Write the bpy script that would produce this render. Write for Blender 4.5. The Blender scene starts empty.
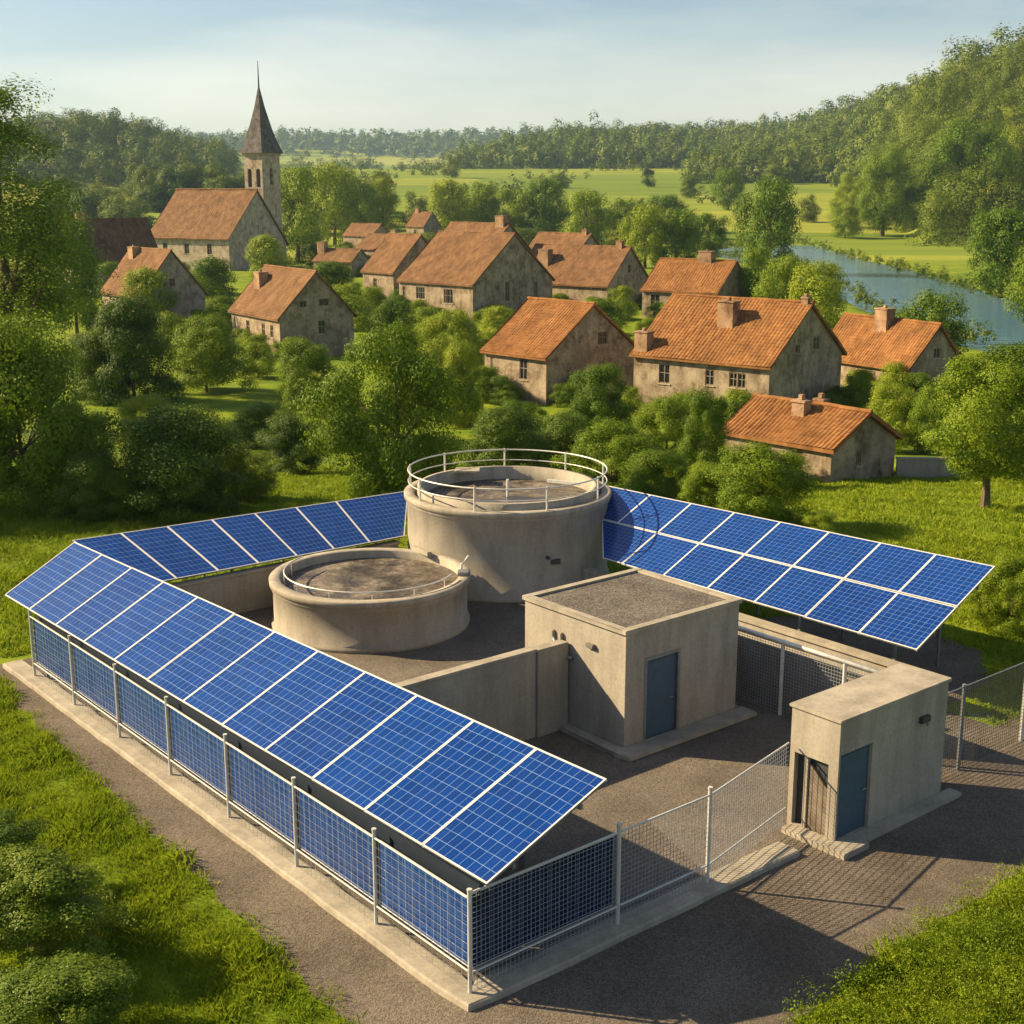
import bpy, bmesh, math, random
import numpy as np
from mathutils import Vector, Matrix
from mathutils.geometry import tessellate_polygon
PI = math.pi; R = math.radians
C = bpy.context.scene.collection
sc = bpy.context.scene

# ------------------------------------------------------------------ camera, sky, sun, exposure
F_PX, HORIZON, CAM_H = 1350.0, 190.0, 13.0
PITCH = math.atan((512 - HORIZON) / F_PX)
cd = bpy.data.cameras.new('camera'); cam = bpy.data.objects.new('camera', cd); C.objects.link(cam)
cam.location = (0, 0, CAM_H); cam.rotation_euler = (PI/2 - PITCH, 0, 0)
cd.sensor_width = 36; cd.lens = F_PX / 1024 * 36; cd.clip_end = 40000; cd.clip_start = 0.1
sc.camera = cam

SUN_EL = 30.0
LX, LY = 0.975, -0.22                                   # where shadows point on the ground
w = bpy.data.worlds.new('World'); sc.world = w; w.use_nodes = True
wn = w.node_tree; bg = wn.nodes['Background']
sky = wn.nodes.new('ShaderNodeTexSky'); sky.sky_type = 'NISHITA'; sky.sun_disc = False
sky.sun_elevation = R(SUN_EL); sky.sun_rotation = math.atan2(-LX, -LY)
sky.air_density = 1.0; sky.dust_density = 1.0; sky.ozone_density = 1.0; sky.altitude = 200
tc = wn.nodes.new('ShaderNodeTexCoord'); mp = wn.nodes.new('ShaderNodeMapping')
mp.inputs['Scale'].default_value = (1.0, .7, 5.5); mp.inputs['Rotation'].default_value = (0.0, R(2.0), 0)
cn = wn.nodes.new('ShaderNodeTexNoise'); cn.inputs['Scale'].default_value = 1.3; cn.inputs['Detail'].default_value = 7; cn.inputs['Roughness'].default_value = .55
cr = wn.nodes.new('ShaderNodeValToRGB'); cr.color_ramp.elements[0].position = .48; cr.color_ramp.elements[1].position = .95
cr.color_ramp.elements[1].color = (.6, .6, .6, 1)
mx = wn.nodes.new('ShaderNodeMix'); mx.data_type = 'RGBA'; mx.inputs[7].default_value = (14.5, 12.9, 10.4, 1)
wn.links.new(tc.outputs['Generated'], mp.inputs['Vector']); wn.links.new(mp.outputs[0], cn.inputs['Vector'])
wn.links.new(cn.outputs[0], cr.inputs[0]); wn.links.new(cr.outputs[0], mx.inputs[0])
wn.links.new(sky.outputs[0], mx.inputs[6]); wn.links.new(mx.outputs[2], bg.inputs['Color'])
bg.inputs['Strength'].default_value = 0.052
sd = bpy.data.lights.new('sun', 'SUN'); sun = bpy.data.objects.new('sun', sd); C.objects.link(sun)
sd.energy = 5.0; sd.angle = R(0.5); sd.color = (1.0, .77, .45)
sun.rotation_euler = Vector((LX, LY, -math.tan(R(SUN_EL)) * math.hypot(LX, LY))).to_track_quat('-Z', 'Y').to_euler()
sc.view_settings.view_transform = 'Standard'; sc.view_settings.look = 'None'
sc.view_settings.exposure = 1.26; sc.view_settings.gamma = 1.0
sc.cycles.max_bounces = 8; sc.cycles.transparent_max_bounces = 8; sc.cycles.volume_bounces = 0

rng = np.random.default_rng(7); rnd = random.Random(5)

# ------------------------------------------------------------------ terrain and picking points on it
def ss(a, b, x):
    t = np.clip((np.asarray(x, float) - a) / (b - a), 0, 1); return t*t*(3 - 2*t)
def ray(u, v):
    dx = (u - 512)/F_PX; dy = (512 - v)/F_PX; c, s = math.cos(PITCH), math.sin(PITCH)
    return np.array([dx, c + dy*s, -s + dy*c])
def at(u, v, z=0.0):
    r = ray(u, v); return np.array([0, 0, CAM_H]) + (z - CAM_H)/r[2]*r
WATER_Z = -7.0
FAR_BANK = [(724,249),(770,244),(812,246),(833,253),(865,262),(896,268),(920,276),(955,286),(995,298),(1060,308)]
NEAR_BANK = [(1120,368),(1040,362),(967,345),(915,328),(872,308),(830,288),(790,272),(750,262),(724,257)]
RIVER = np.array([at(u, v, WATER_Z)[:2] for u, v in FAR_BANK + NEAR_BANK])
RIVER = np.vstack([RIVER, RIVER[:1]])
def poly_dist(px, py, P):
    """signed distance to a closed polygon, negative inside"""
    d = np.full(px.shape, 1e9); inside = np.zeros(px.shape, bool)
    for (x0, y0), (x1, y1) in zip(P[:-1], P[1:]):
        ex, ey = x1-x0, y1-y0; t = np.clip(((px-x0)*ex + (py-y0)*ey)/(ex*ex+ey*ey+1e-12), 0, 1)
        d = np.minimum(d, np.hypot(px-x0-t*ex, py-y0-t*ey))
        c = ((y0 > py) != (y1 > py)) & (px < (x1-x0)*(py-y0)/(y1-y0+1e-12) + x0); inside ^= c
    return np.where(inside, -d, d)
def terr(x, y):
    x = np.asarray(x, float); y = np.asarray(y, float); yy = np.maximum(y, 1.0); q = x/yy
    z = -5.5*ss(48, 105, y) - 1.0*ss(110, 190, y)
    yc = np.minimum(y, 1450)
    z = z + 0.045*(np.sqrt(np.maximum(yc-480, 0)**2 + 60**2) - 60)
    n = np.sin(x*.011+1.3)*np.cos(y*.007) + .5*np.sin(x*.027+y*.019) + .3*np.sin(x*.06-y*.041+2)
    h0 = 470 + 620*(1-ss(.22, .31, q)); up = ss(0, 430, y-h0)
    z = z + 88*ss(.13, .41, q)*up + n*4*up*ss(.13, .25, q)                                      # wooded hill on the right
    z = z + (34+3*n)*np.exp(-((x+368)/72)**2 - ((y-1150)/260)**2)   # wooded hill on the left
    z = z + (36+5*n)*ss(-90, 110, x)*ss(1450, 1900, y)*(1-ss(2400, 3600, y))                    # middle ridge
    m = np.sin(x*.0011+2)+.6*np.sin(x*.0031)+.3*np.sin(x*.0083)
    z = z + 12*ss(1800, 3000, y) + (96+9*m)*ss(3000, 4300, y)                                 # blue hills at the skyline
    return z
def ground(u, v):
    r = ray(u, v); ts = np.geomspace(12, 5000, 9000); Q = np.array([0, 0, CAM_H]) + ts[:, None]*r
    i = int(np.argmax(Q[:, 2] < terr(Q[:, 0], Q[:, 1]))); return Q[i]

# ------------------------------------------------------------------ materials
def mat(name, rough=.85, spec=.3):
    m = bpy.data.materials.new(name); m.use_nodes = True; nt = m.node_tree
    b = nt.nodes['Principled BSDF']; b.inputs['Roughness'].default_value = rough
    b.inputs['Specular IOR Level'].default_value = spec
    return m, nt, b
def nd(nt, t, **kw):
    n = nt.nodes.new('ShaderNode' + t)
    for k, v in kw.items():
        if hasattr(v, 'is_output'): nt.links.new(v, n.inputs[k.replace('_', ' ')])
        elif k in ('operation', 'data_type', 'blend_type', 'feature', 'noise_dimensions', 'distance'): setattr(n, k, v)
        else: n.inputs[k.replace('_', ' ')].default_value = v
    return n
def math_(nt, op, a, b=None):
    n = nt.nodes.new('ShaderNodeMath'); n.operation = op
    for i, v in enumerate((a, b)):
        if v is None: continue
        if hasattr(v, 'is_output'): nt.links.new(v, n.inputs[i])
        else: n.inputs[i].default_value = v
    return n.outputs[0]
def ramp(nt, fac, stops):
    n = nt.nodes.new('ShaderNodeValToRGB'); e = n.color_ramp.elements
    while len(e) < len(stops): e.new(.5)
    for k, (p, c) in zip(e, stops):
        k.position = p; k.color = (*c, 1) if len(c) == 3 else c
    nt.links.new(fac, n.inputs[0]); return n.outputs[0]
def mixc(nt, fac, a, b, blend='MIX'):
    n = nt.nodes.new('ShaderNodeMix'); n.data_type = 'RGBA'; n.blend_type = blend
    for i, v in ((0, fac), (6, a), (7, b)):
        if hasattr(v, 'is_output'): nt.links.new(v, n.inputs[i])
        elif i == 0: n.inputs[0].default_value = v
        else: n.inputs[i].default_value = (*v, 1)
    return n.outputs[2]
def coord(nt, kind='Object', scale=(1, 1, 1)):
    t = nt.nodes.new('ShaderNodeTexCoord'); m = nt.nodes.new('ShaderNodeMapping'); m.inputs['Scale'].default_value = scale
    nt.links.new(t.outputs[kind], m.inputs['Vector']); return m.outputs[0]
def wpos(nt, scale=(1, 1, 1)):
    t = nt.nodes.new('ShaderNodeNewGeometry'); m = nt.nodes.new('ShaderNodeMapping'); m.inputs['Scale'].default_value = scale
    nt.links.new(t.outputs['Position'], m.inputs['Vector']); return m.outputs[0]
def noise(nt, vec, scale, detail=5, rough=.55):
    return nd(nt, 'TexNoise', Vector=vec, Scale=scale, Detail=float(detail), Roughness=rough).outputs[0]
def bump(nt, b, h, strength=.4, dist=.02):
    n = nd(nt, 'Bump', Height=h, Strength=strength, Distance=dist); nt.links.new(n.outputs[0], b.inputs['Normal'])
def plain(name, col, rough=.6, spec=.3, metal=0.0, var=.25, sc_=6.0):
    m, nt, b = mat(name, rough, spec); b.inputs['Metallic'].default_value = metal
    n = noise(nt, wpos(nt), sc_, 4)
    lo = tuple(c*(1-var) for c in col); hi = tuple(min(1, c*(1+var)) for c in col)
    nt.links.new(ramp(nt, n, [(.3, lo), (.7, hi)]), b.inputs['Base Color']); return m
def concrete(name, lo, hi, streak=.5):
    m, nt, b = mat(name, .9, .2); p = wpos(nt)
    n1 = noise(nt, p, .7, 7, .62); n2 = noise(nt, wpos(nt, (1.7, 1.7, .3)), 1.0, 8, .7); n3 = noise(nt, p, 14, 6, .7)
    base = ramp(nt, n1, [(.3, lo), (.7, hi)])
    st = ramp(nt, n2, [(.36, (1-streak,)*3), (.58, (1, 1, 1))])
    base = mixc(nt, 1.0, base, st, 'MULTIPLY')
    sp = ramp(nt, n3, [(.3, (.72, .71, .7)), (.6, (1, 1, 1))])
    base = mixc(nt, .7, base, sp, 'MULTIPLY')
    nt.links.new(base, b.inputs['Base Color'])
    n4 = noise(nt, p, 55, 3, .6); nt.links.new(mixc(nt, .5, base, ramp(nt, n4, [(.35, (.78, .77, .76)), (.6, (1.06, 1.05, 1.04))]), 'MULTIPLY'), b.inputs['Base Color']); bump(nt, b, math_(nt, 'ADD', math_(nt, 'MULTIPLY', n3, .5), n4), .3, .008); return m
def gravel(name, cols, scale=16.0, patch=.35):
    m, nt, b = mat(name, .95, .15); p = wpos(nt)
    v = nd(nt, 'TexVoronoi', Vector=p, Scale=scale); v2 = nd(nt, 'TexVoronoi', Vector=p, Scale=scale*2.7)
    g = ramp(nt, v.outputs['Color'], [(.15, cols[0]), (.5, cols[1]), (.9, cols[2])])
    g2 = ramp(nt, v2.outputs['Color'], [(.1, (.7,)*3), (.6, (1, 1, 1)), (.95, (1.2,)*3)])
    g = mixc(nt, .8, g, g2, 'MULTIPLY')
    big = ramp(nt, noise(nt, p, patch, 6, .62), [(.34, (.62, .6, .58)), (.62, (1.05, 1.03, 1))])
    g = mixc(nt, 1.0, g, big, 'MULTIPLY'); nt.links.new(g, b.inputs['Base Color'])
    h = math_(nt, 'ADD', v.outputs['Distance'], math_(nt, 'MULTIPLY', v2.outputs['Distance'], .6))
    bump(nt, b, h, .5, .02); return m
def leafmat(name, cols, trans=.28, isl=.3, clump=.55):
    m, nt, b = mat(name, .6, .2)
    g = nt.nodes.new('ShaderNodeNewGeometry'); oi = nt.nodes.new('ShaderNodeObjectInfo')
    f = math_(nt, 'ADD', math_(nt, 'MULTIPLY', g.outputs['Random Per Island'], isl), math_(nt, 'MULTIPLY', oi.outputs['Random'] if clump > .2 else noise(nt, wpos(nt), .07, 2), 1-isl))
    c = ramp(nt, f, [(.12, cols[0]), (.5, cols[1]), (.88, cols[2])])
    cl = noise(nt, wpos(nt), clump, 3)
    c = mixc(nt, .8, c, ramp(nt, cl, [(.35, (.72, .78, .7)), (.65, (1.12, 1.06, 1.0))]), 'MULTIPLY')
    nt.links.new(c, b.inputs['Base Color'])
    t = nt.nodes.new('ShaderNodeBsdfTranslucent'); nt.links.new(mixc(nt, .5, c, (.16, .24, .015)), t.inputs['Color'])
    ms = nt.nodes.new('ShaderNodeMixShader'); ms.inputs[0].default_value = trans
    nt.links.new(b.outputs[0], ms.inputs[1]); nt.links.new(t.outputs[0], ms.inputs[2])
    nt.links.new(ms.outputs[0], nt.nodes['Material Output'].inputs['Surface']); return m
def plaster(name, lo, mid, hi):
    m, nt, b = mat(name, .95, .1); p = wpos(nt)
    n1 = noise(nt, p, .55, 8, .68); n2 = noise(nt, wpos(nt, (2.2, 2.2, .35)), .9, 6, .65); n3 = noise(nt, p, 5, 7, .7)
    c = ramp(nt, n1, [(.3, lo), (.5, mid), (.68, hi)])
    c = mixc(nt, .85, c, ramp(nt, n2, [(.3, (.66, .62, .57)), (.52, (1, 1, 1))]), 'MULTIPLY')
    c = mixc(nt, .8, c, ramp(nt, n3, [(.3, (.55, .51, .46)), (.5, (1, 1, 1))]), 'MULTIPLY'); c = mixc(nt, .85, c, ramp(nt, noise(nt, p, .8, 7, .7), [(.36, (.5, .45, .39)), (.5, (1, 1, 1))]), 'MULTIPLY')
    nt.links.new(c, b.inputs['Base Color']); bump(nt, b, n3, .5, .05); return m
def rooftile(name, cols, sx=.34, sy=.32):
    m, nt, b = mat(name, .9, .15); p = coord(nt)
    sp = nd(nt, 'SeparateXYZ', Vector=p)
    fx = math_(nt, 'FLOOR', math_(nt, 'DIVIDE', sp.outputs[0], sx)); fy = math_(nt, 'FLOOR', math_(nt, 'DIVIDE', sp.outputs[1], sy))
    cb = nd(nt, 'CombineXYZ', X=fx, Y=fy); wn_ = nt.nodes.new('ShaderNodeTexWhiteNoise'); nt.links.new(cb.outputs[0], wn_.inputs['Vector'])
    c = mixc(nt, .5, cols[1], ramp(nt, wn_.outputs['Value'], [(.05, cols[0]), (.5, cols[1]), (.95, cols[2])]))
    c = mixc(nt, .9, c, ramp(nt, noise(nt, wpos(nt), .5, 7, .65), [(.3, (.55, .54, .54)), (.6, (1.05, 1.02, 1))]), 'MULTIPLY')
    nt.links.new(c, b.inputs['Base Color']); bump(nt, b, noise(nt, p, 6, 4), .3, .03); return m
def cellmat(name, nu, nv, cell, line, lw, fineamt=.1):
    """photovoltaic cells ruled by thin pale lines, laid out on the panel's own UV"""
    m, nt, b = mat(name, .22, .45); t = nt.nodes.new('ShaderNodeTexCoord'); sp = nd(nt, 'SeparateXYZ', Vector=t.outputs['UV'])
    jit = nd(nt, 'TexNoise', Vector=t.outputs['Object'], Scale=1.7, Detail=2.0)
    j = math_(nt, 'MULTIPLY', math_(nt, 'SUBTRACT', jit.outputs[0], .5), .014)
    U = math_(nt, 'MULTIPLY', math_(nt, 'ADD', sp.outputs[0], j), float(nu)); V = math_(nt, 'MULTIPLY', math_(nt, 'SUBTRACT', sp.outputs[1], j), float(nv))
    def lines(x, wd): return math_(nt, 'GREATER_THAN', math_(nt, 'ABSOLUTE', math_(nt, 'SUBTRACT', math_(nt, 'FRACT', x), .5)), .5-wd)
    L = math_(nt, 'MAXIMUM', lines(U, lw*nu/9), lines(V, lw*nv/11))
    fine = lines(math_(nt, 'MULTIPLY', U, 2.0), lw*nu/9*.8)
    cb = nd(nt, 'CombineXYZ', X=math_(nt, 'FLOOR', U), Y=math_(nt, 'FLOOR', V)); wv = nt.nodes.new('ShaderNodeTexWhiteNoise')
    oi = nt.nodes.new('ShaderNodeObjectInfo'); ad = nt.nodes.new('ShaderNodeVectorMath'); ad.operation = 'ADD'
    nt.links.new(cb.outputs[0], ad.inputs[0]); nt.links.new(oi.outputs['Random'], ad.inputs[1]); nt.links.new(ad.outputs[0], wv.inputs['Vector'])
    c = mixc(nt, wv.outputs['Value'], tuple(x*.86 for x in cell), tuple(x*1.14 for x in cell))
    c = mixc(nt, math_(nt, 'MULTIPLY', fine, fineamt), c, line)
    c = mixc(nt, 1.0, c, ramp(nt, oi.outputs['Random'], [(0, (.8, .82, .86)), (1, (1.15, 1.12, 1.05))]), 'MULTIPLY')
    fade = math_(nt, 'MULTIPLY', L, math_(nt, 'MULTIPLY', math_(nt, 'ADD', noise(nt, t.outputs['Object'], 2.5, 3), .25), 1.0))
    c = mixc(nt, fade, c, line); nt.links.new(c, b.inputs['Base Color'])
    b.inputs['Coat Weight'].default_value = .15; b.inputs['Coat Roughness'].default_value = .12
    nt.links.new(ramp(nt, noise(nt, wpos(nt), .9, 5), [(.3, (.1,)*3), (.7, (.26,)*3)]), b.inputs['Roughness']); return m

M = {}
M['concrete'] = concrete('concrete', (.33, .3, .25), (.43, .394, .33), .25)
M['concrete_light'] = concrete('concrete_light', (.345, .312, .252), (.46, .416, .338), .28)
M['concrete_dark'] = concrete('concrete_dark', (.2, .18, .15), (.31, .28, .235), .4)
M['gravel'] = gravel('gravel', ((.11, .092, .075), (.168, .142, .116), (.24, .206, .168)), 38)
M['yard_gravel'] = gravel('yard_gravel', ((.125, .109, .092), (.172, .15, .128), (.228, .2, .17)), 30)
M['roof_gravel'] = gravel('roof_gravel', ((.1, .092, .083), (.155, .142, .128), (.22, .204, .184)), 20, .8)
M['sludge'] = gravel('sludge', ((.14, .12, .1), (.2, .175, .15), (.26, .225, .185)), 6, .5)
_nt = M['sludge'].node_tree; _b = _nt.nodes['Principled BSDF']; _wet = noise(_nt, wpos(_nt), .75, 5, .6); _nt.links.new(ramp(_nt, _wet, [(.44, (.06,)*3), (.56, (.9,)*3)]), _b.inputs['Roughness'])
_nt.links.new(mixc(_nt, 1.0, _b.inputs['Base Color'].links[0].from_socket, ramp(_nt, _wet, [(.42, (.42, .4, .38)), (.58, (1, 1, 1))]), 'MULTIPLY'), _b.inputs['Base Color'])
M['white_metal'] = plain('white_metal', (.5, .5, .48), .45, .4, .0, .12)
M['rail_metal'] = plain('rail_metal', (.66, .64, .58), .4, .5, .2, .15)
M['grey_metal'] = plain('grey_metal', (.2, .21, .22), .5, .4, .3, .2)
M['dark_metal'] = plain('dark_metal', (.05, .055, .06), .5, .4, .2, .2)
M['wire'] = plain('wire', (.26, .29, .33), .45, .4, .2, .15)
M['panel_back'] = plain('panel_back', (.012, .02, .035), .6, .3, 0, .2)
M['frame'] = plain('frame', (.58, .58, .56), .4, .5, .0, .08)
M['cells'] = cellmat('cells', 9, 11, (.002, .034, .205), (.16, .27, .47), .026)
M['cells_fence'] = cellmat('cells_fence', 13, 8, (.002, .034, .18), (.13, .24, .44), .03, 0.0)
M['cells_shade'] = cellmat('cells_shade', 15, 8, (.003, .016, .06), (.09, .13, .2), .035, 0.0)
M['door'] = plain('door', (.055, .095, .135), .55, .3, 0, .12)
M['wood'] = plain('wood', (.17, .14, .11), .8, .2, 0, .4, 3.0)
M['window_frame'] = plain('window_frame', (.2, .16, .12), .7, .3, 0, .3)
M['pane'] = plain('pane', (.02, .022, .024), .12, .5, 0, .2)
M['timber'] = plain('timber', (.16, .11, .07), .9, .1, 0, .35, 3)
M['bark'] = plain('bark', (.13, .095, .065), .95, .1, 0, .4, 5)
M['plaster'] = plaster('plaster', (.19, .145, .1), (.315, .255, .185), (.44, .365, .27))
M['plaster_grey'] = plaster('plaster_grey', (.22, .18, .135), (.35, .295, .23), (.47, .41, .325))
M['stone'] = plaster('stone', (.3, .24, .175), (.44, .37, .28), (.54, .47, .365))
M['tile'] = rooftile('tile', ((.19, .082, .03), (.26, .122, .044), (.345, .172, .062)))
M['tile_old'] = rooftile('tile_old', ((.155, .083, .042), (.2, .11, .054), (.26, .152, .076)), .5, .45)
M['tile_dark'] = rooftile('tile_dark', ((.1, .06, .035), (.15, .09, .05), (.2, .12, .065)), .5, .45)
M['brick'] = plaster('brick', (.22, .14, .09), (.34, .22, .14), (.44, .3, .2))
M['slate'] = plaster('slate', (.09, .083, .083), (.135, .125, .123), (.19, .172, .165))
M['leaf'] = leafmat('leaf', ((.07, .14, .005), (.16, .24, .008), (.29, .345, .013)))
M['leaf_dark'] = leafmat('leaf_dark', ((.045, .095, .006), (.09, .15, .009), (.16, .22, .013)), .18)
M['leaf_far'] = leafmat('leaf_far', ((.055, .105, .007), (.115, .165, .01), (.2, .235, .014)), .2)
M['leaf_wood'] = leafmat('leaf_wood', ((.04, .08, .005), (.115, .16, .007), (.22, .24, .01)), .14, .06, .12)
M['blade'] = leafmat('blade', ((.08, .14, .005), (.2, .275, .01), (.35, .4, .02)), .38)

# water
m, nt, b = mat('water', .1, .5); b.inputs['Base Color'].default_value = (.09, .19, .29, 1); b.inputs['IOR'].default_value = 1.33
bump(nt, b, noise(nt, wpos(nt, (.25, .9, 1)), .6, 4), .5, .3); M['water'] = m
# meadow, fields and woodland floor: one material that follows the land
m, nt, b = mat('meadow', .95, .1); p = wpos(nt)
g = ramp(nt, noise(nt, p, .18, 7, .6), [(.3, (.08, .135, .008)), (.5, (.15, .215, .012)), (.7, (.25, .3, .018))])
g = mixc(nt, .7, g, ramp(nt, noise(nt, p, 5.0, 6, .7), [(.3, (.6, .62, .5)), (.65, (1.15, 1.12, 1.05))]), 'MULTIPLY')
vor = nd(nt, 'TexVoronoi', Vector=wpos(nt, (.0035, .009, 0)), Scale=1.0)
fld = ramp(nt, vor.outputs['Color'], [(.1, (.13, .19, .02)), (.45, (.2, .25, .028)), (.7, (.29, .3, .045)), (.95, (.16, .22, .022))])
wav = noise(nt, wpos(nt, (.004, .06, 0)), 1.0, 5, .6)
fld = mixc(nt, .8, fld, ramp(nt, wav, [(.35, (.72, .76, .7)), (.6, (1.1, 1.08, 1))]), 'MULTIPLY')
sp = nd(nt, 'SeparateXYZ', Vector=p); far = nd(nt, 'MapRange', Value=sp.outputs[1]); far.inputs[1].default_value = 330; far.inputs[2].default_value = 430
g = mixc(nt, far.outputs[0], g, fld); nt.links.new(g, b.inputs['Base Color']); bump(nt, b, noise(nt, p, 9, 5), .5, .08); M['meadow'] = m

# ------------------------------------------------------------------ mesh helpers
class MB:
    def __init__(s): s.v = []; s.f = []
    def quad(s, a, b, c, d): n = len(s.v); s.v += [tuple(a), tuple(b), tuple(c), tuple(d)]; s.f.append((n, n+1, n+2, n+3))
    def box(s, x0, x1, y0, y1, z0, z1):
        n = len(s.v); s.v += [(x, y, z) for z in (z0, z1) for x, y in ((x0, y0), (x1, y0), (x1, y1), (x0, y1))]
        s.f += [tuple(n+i for i in q) for q in ((3, 2, 1, 0), (4, 5, 6, 7), (0, 1, 5, 4), (1, 2, 6, 5), (2, 3, 7, 6), (3, 0, 4, 7))]
        return s
    def hexa(s, lo, hi):
        n = len(s.v); s.v += [tuple(p) for p in lo] + [tuple(p) for p in hi]
        s.f += [tuple(n+i for i in q) for q in ((3, 2, 1, 0), (4, 5, 6, 7), (0, 1, 5, 4), (1, 2, 6, 5), (2, 3, 7, 6), (3, 0, 4, 7))]
        return s
    def bar(s, a, b, wd, ht):
        a, b = Vector(a), Vector(b); d = (b-a).normalized(); up = Vector((0, 0, 1)) if abs(d.z) < .95 else Vector((1, 0, 0))
        x = d.cross(up).normalized()*wd/2; y = x.cross(d).normalized()*ht/2
        return s.hexa([a-x-y, a+x-y, b+x-y, b-x-y], [a-x+y, a+x+y, b+x+y, b-x+y])
    def tube(s, pts, r, n=8, closed=False):
        pts = [Vector(p) for p in pts]; rs = r if isinstance(r, (list, tuple)) else [r]*len(pts); base = len(s.v); k = len(pts)
        for i, p in enumerate(pts):
            a = pts[(i-1) % k] if closed or i else p; c = pts[(i+1) % k] if closed or i < k-1 else p
            d = (c-a).normalized(); up = Vector((0, 0, 1)) if abs(d.z) < .9 else Vector((1, 0, 0))
            x = d.cross(up).normalized(); y = x.cross(d)
            s.v += [tuple(p + (x*math.cos(2*PI*j/n) + y*math.sin(2*PI*j/n))*rs[i]) for j in range(n)]
        for i in range(k if closed else k-1):
            for j in range(n):
                a = base+i*n; c = base+((i+1) % k)*n; s.f.append((a+j, a+(j+1) % n, c+(j+1) % n, c+j))
        if not closed: s.f += [tuple(base+j for j in range(n))[::-1], tuple(base+(k-1)*n+j for j in range(n))]
        return s
    def lathe(s, prof, n=96, cap_lo=False, cap_hi=False):
        base = len(s.v); k = len(prof)
        for r, z in prof: s.v += [(r*math.cos(2*PI*j/n), r*math.sin(2*PI*j/n), z) for j in range(n)]
        for i in range(k-1):
            for j in range(n): a = base+i*n; s.f.append((a+j, a+(j+1) % n, a+n+(j+1) % n, a+n+j))
        if cap_hi: s.f.append(tuple(base+(k-1)*n+j for j in range(n)))
        if cap_lo: s.f.append(tuple(base+j for j in range(n))[::-1])
        return s
    def wall(s, o, ux, uy, outer, holes, depth):
        """a wall face with real openings; the reveals run inward by depth"""
        o, ux, uy = Vector(o), Vector(ux), Vector(uy); nn = ux.cross(uy).normalized()
        loops = [outer] + [h[::-1] for h in holes]; flat = [p for l in loops for p in l]; n = len(s.v)
        s.v += [tuple(o + ux*p[0] + uy*p[1]) for p in flat]
        for t in tessellate_polygon([[Vector((p[0], p[1], 0)) for p in l] for l in loops]): s.f.append(tuple(n+i for i in t))
        for h in holes:
            q = [o + ux*p[0] + uy*p[1] for p in h]
            for i in range(len(q)):
                a, c = q[i], q[(i+1) % len(q)]; s.quad(a, c, c-nn*depth, a-nn*depth)
        return s
    def build(s, name, material, parent=None, bevel=0.0, smooth=False):
        me = bpy.data.meshes.new(name); me.from_pydata(s.v, [], s.f)
        if bevel or True:
            bm = bmesh.new(); bm.from_mesh(me)
            if bevel:
                bmesh.ops.remove_doubles(bm, verts=bm.verts, dist=1e-4)
                ed = [e for e in bm.edges if len(e.link_faces) == 2 and e.calc_face_angle(0) > .6]
                bmesh.ops.bevel(bm, geom=ed, offset=bevel, segments=2, affect='EDGES', clamp_overlap=True)
            bmesh.ops.recalc_face_normals(bm, faces=bm.faces); bm.to_mesh(me); bm.free()
        if smooth:
            me.polygons.foreach_set('use_smooth', [True]*len(me.polygons))
        me.materials.append(material); o = bpy.data.objects.new(name, me); C.objects.link(o)
        if parent: o.parent = parent
        return o
def tag(o, label, cat, group=None):
    o['label'] = label; o['category'] = cat
    if group: o['group'] = group
    return o
def thing(name, label, cat, loc=(0, 0, 0), rotz=0.0, group=None):
    o = bpy.data.objects.new(name, None); C.objects.link(o); o.location = tuple(float(c) for c in loc); o.rotation_euler = (0, 0, rotz)
    o.empty_display_size = .3; return tag(o, label, cat, group)
def struct(o): o['kind'] = 'structure'; return o
def arr_mesh(name, V, k, material):
    """V: (n*k, 3) vertices of n separate k-sided faces"""
    n = len(V)//k; me = bpy.data.meshes.new(name); me.vertices.add(n*k); me.vertices.foreach_set('co', np.ascontiguousarray(V, np.float32).ravel())
    me.loops.add(n*k); me.loops.foreach_set('vertex_index', np.arange(n*k, dtype=np.int32))
    me.polygons.add(n); me.polygons.foreach_set('loop_start', np.arange(0, n*k, k, dtype=np.int32))
    me.update(calc_edges=True); me.materials.append(material); return me

# ------------------------------------------------------------------ ground sheets
ang = np.radians(np.concatenate([np.linspace(-75, -30, 40)[:-1], np.linspace(-30, 30, 230), np.linspace(30, 75, 40)[1:]]))
rad = np.concatenate([[2.0], np.geomspace(30, 6200, 420)]); AY = -70.0
AA, RR = np.meshgrid(ang, rad); X = RR*np.sin(AA); Y = AY + RR*np.cos(AA); Z = terr(X, Y)
dr = poly_dist(X, Y, RIVER); near = (Y > 100) & (Y < 700)
Z = np.where(near, Z - 2.6*(1-ss(-5, 5, dr)), Z)
V = np.stack([X, Y, Z], -1).reshape(-1, 3); nr, nc = X.shape
idx = np.arange(nr*nc).reshape(nr, nc); Q = np.stack([idx[:-1, :-1], idx[:-1, 1:], idx[1:, 1:], idx[1:, :-1]], -1).reshape(-1, 4)
me = bpy.data.meshes.new('terrain'); me.vertices.add(len(V)); me.vertices.foreach_set('co', V.astype(np.float32).ravel())
me.loops.add(Q.size); me.loops.foreach_set('vertex_index', Q.astype(np.int32).ravel()); me.polygons.add(len(Q))
me.polygons.foreach_set('loop_start', np.arange(0, Q.size, 4, dtype=np.int32)); me.polygons.foreach_set('use_smooth', np.ones(len(Q), bool)); me.update(calc_edges=True)
me.materials.append(M['meadow']); o = bpy.data.objects.new('terrain', me); C.objects.link(o); struct(o)
x0, x1, y0, y1 = RIVER[:, 0].min()-15, RIVER[:, 0].max()+15, RIVER[:, 1].min()-15, RIVER[:, 1].max()+15
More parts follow.
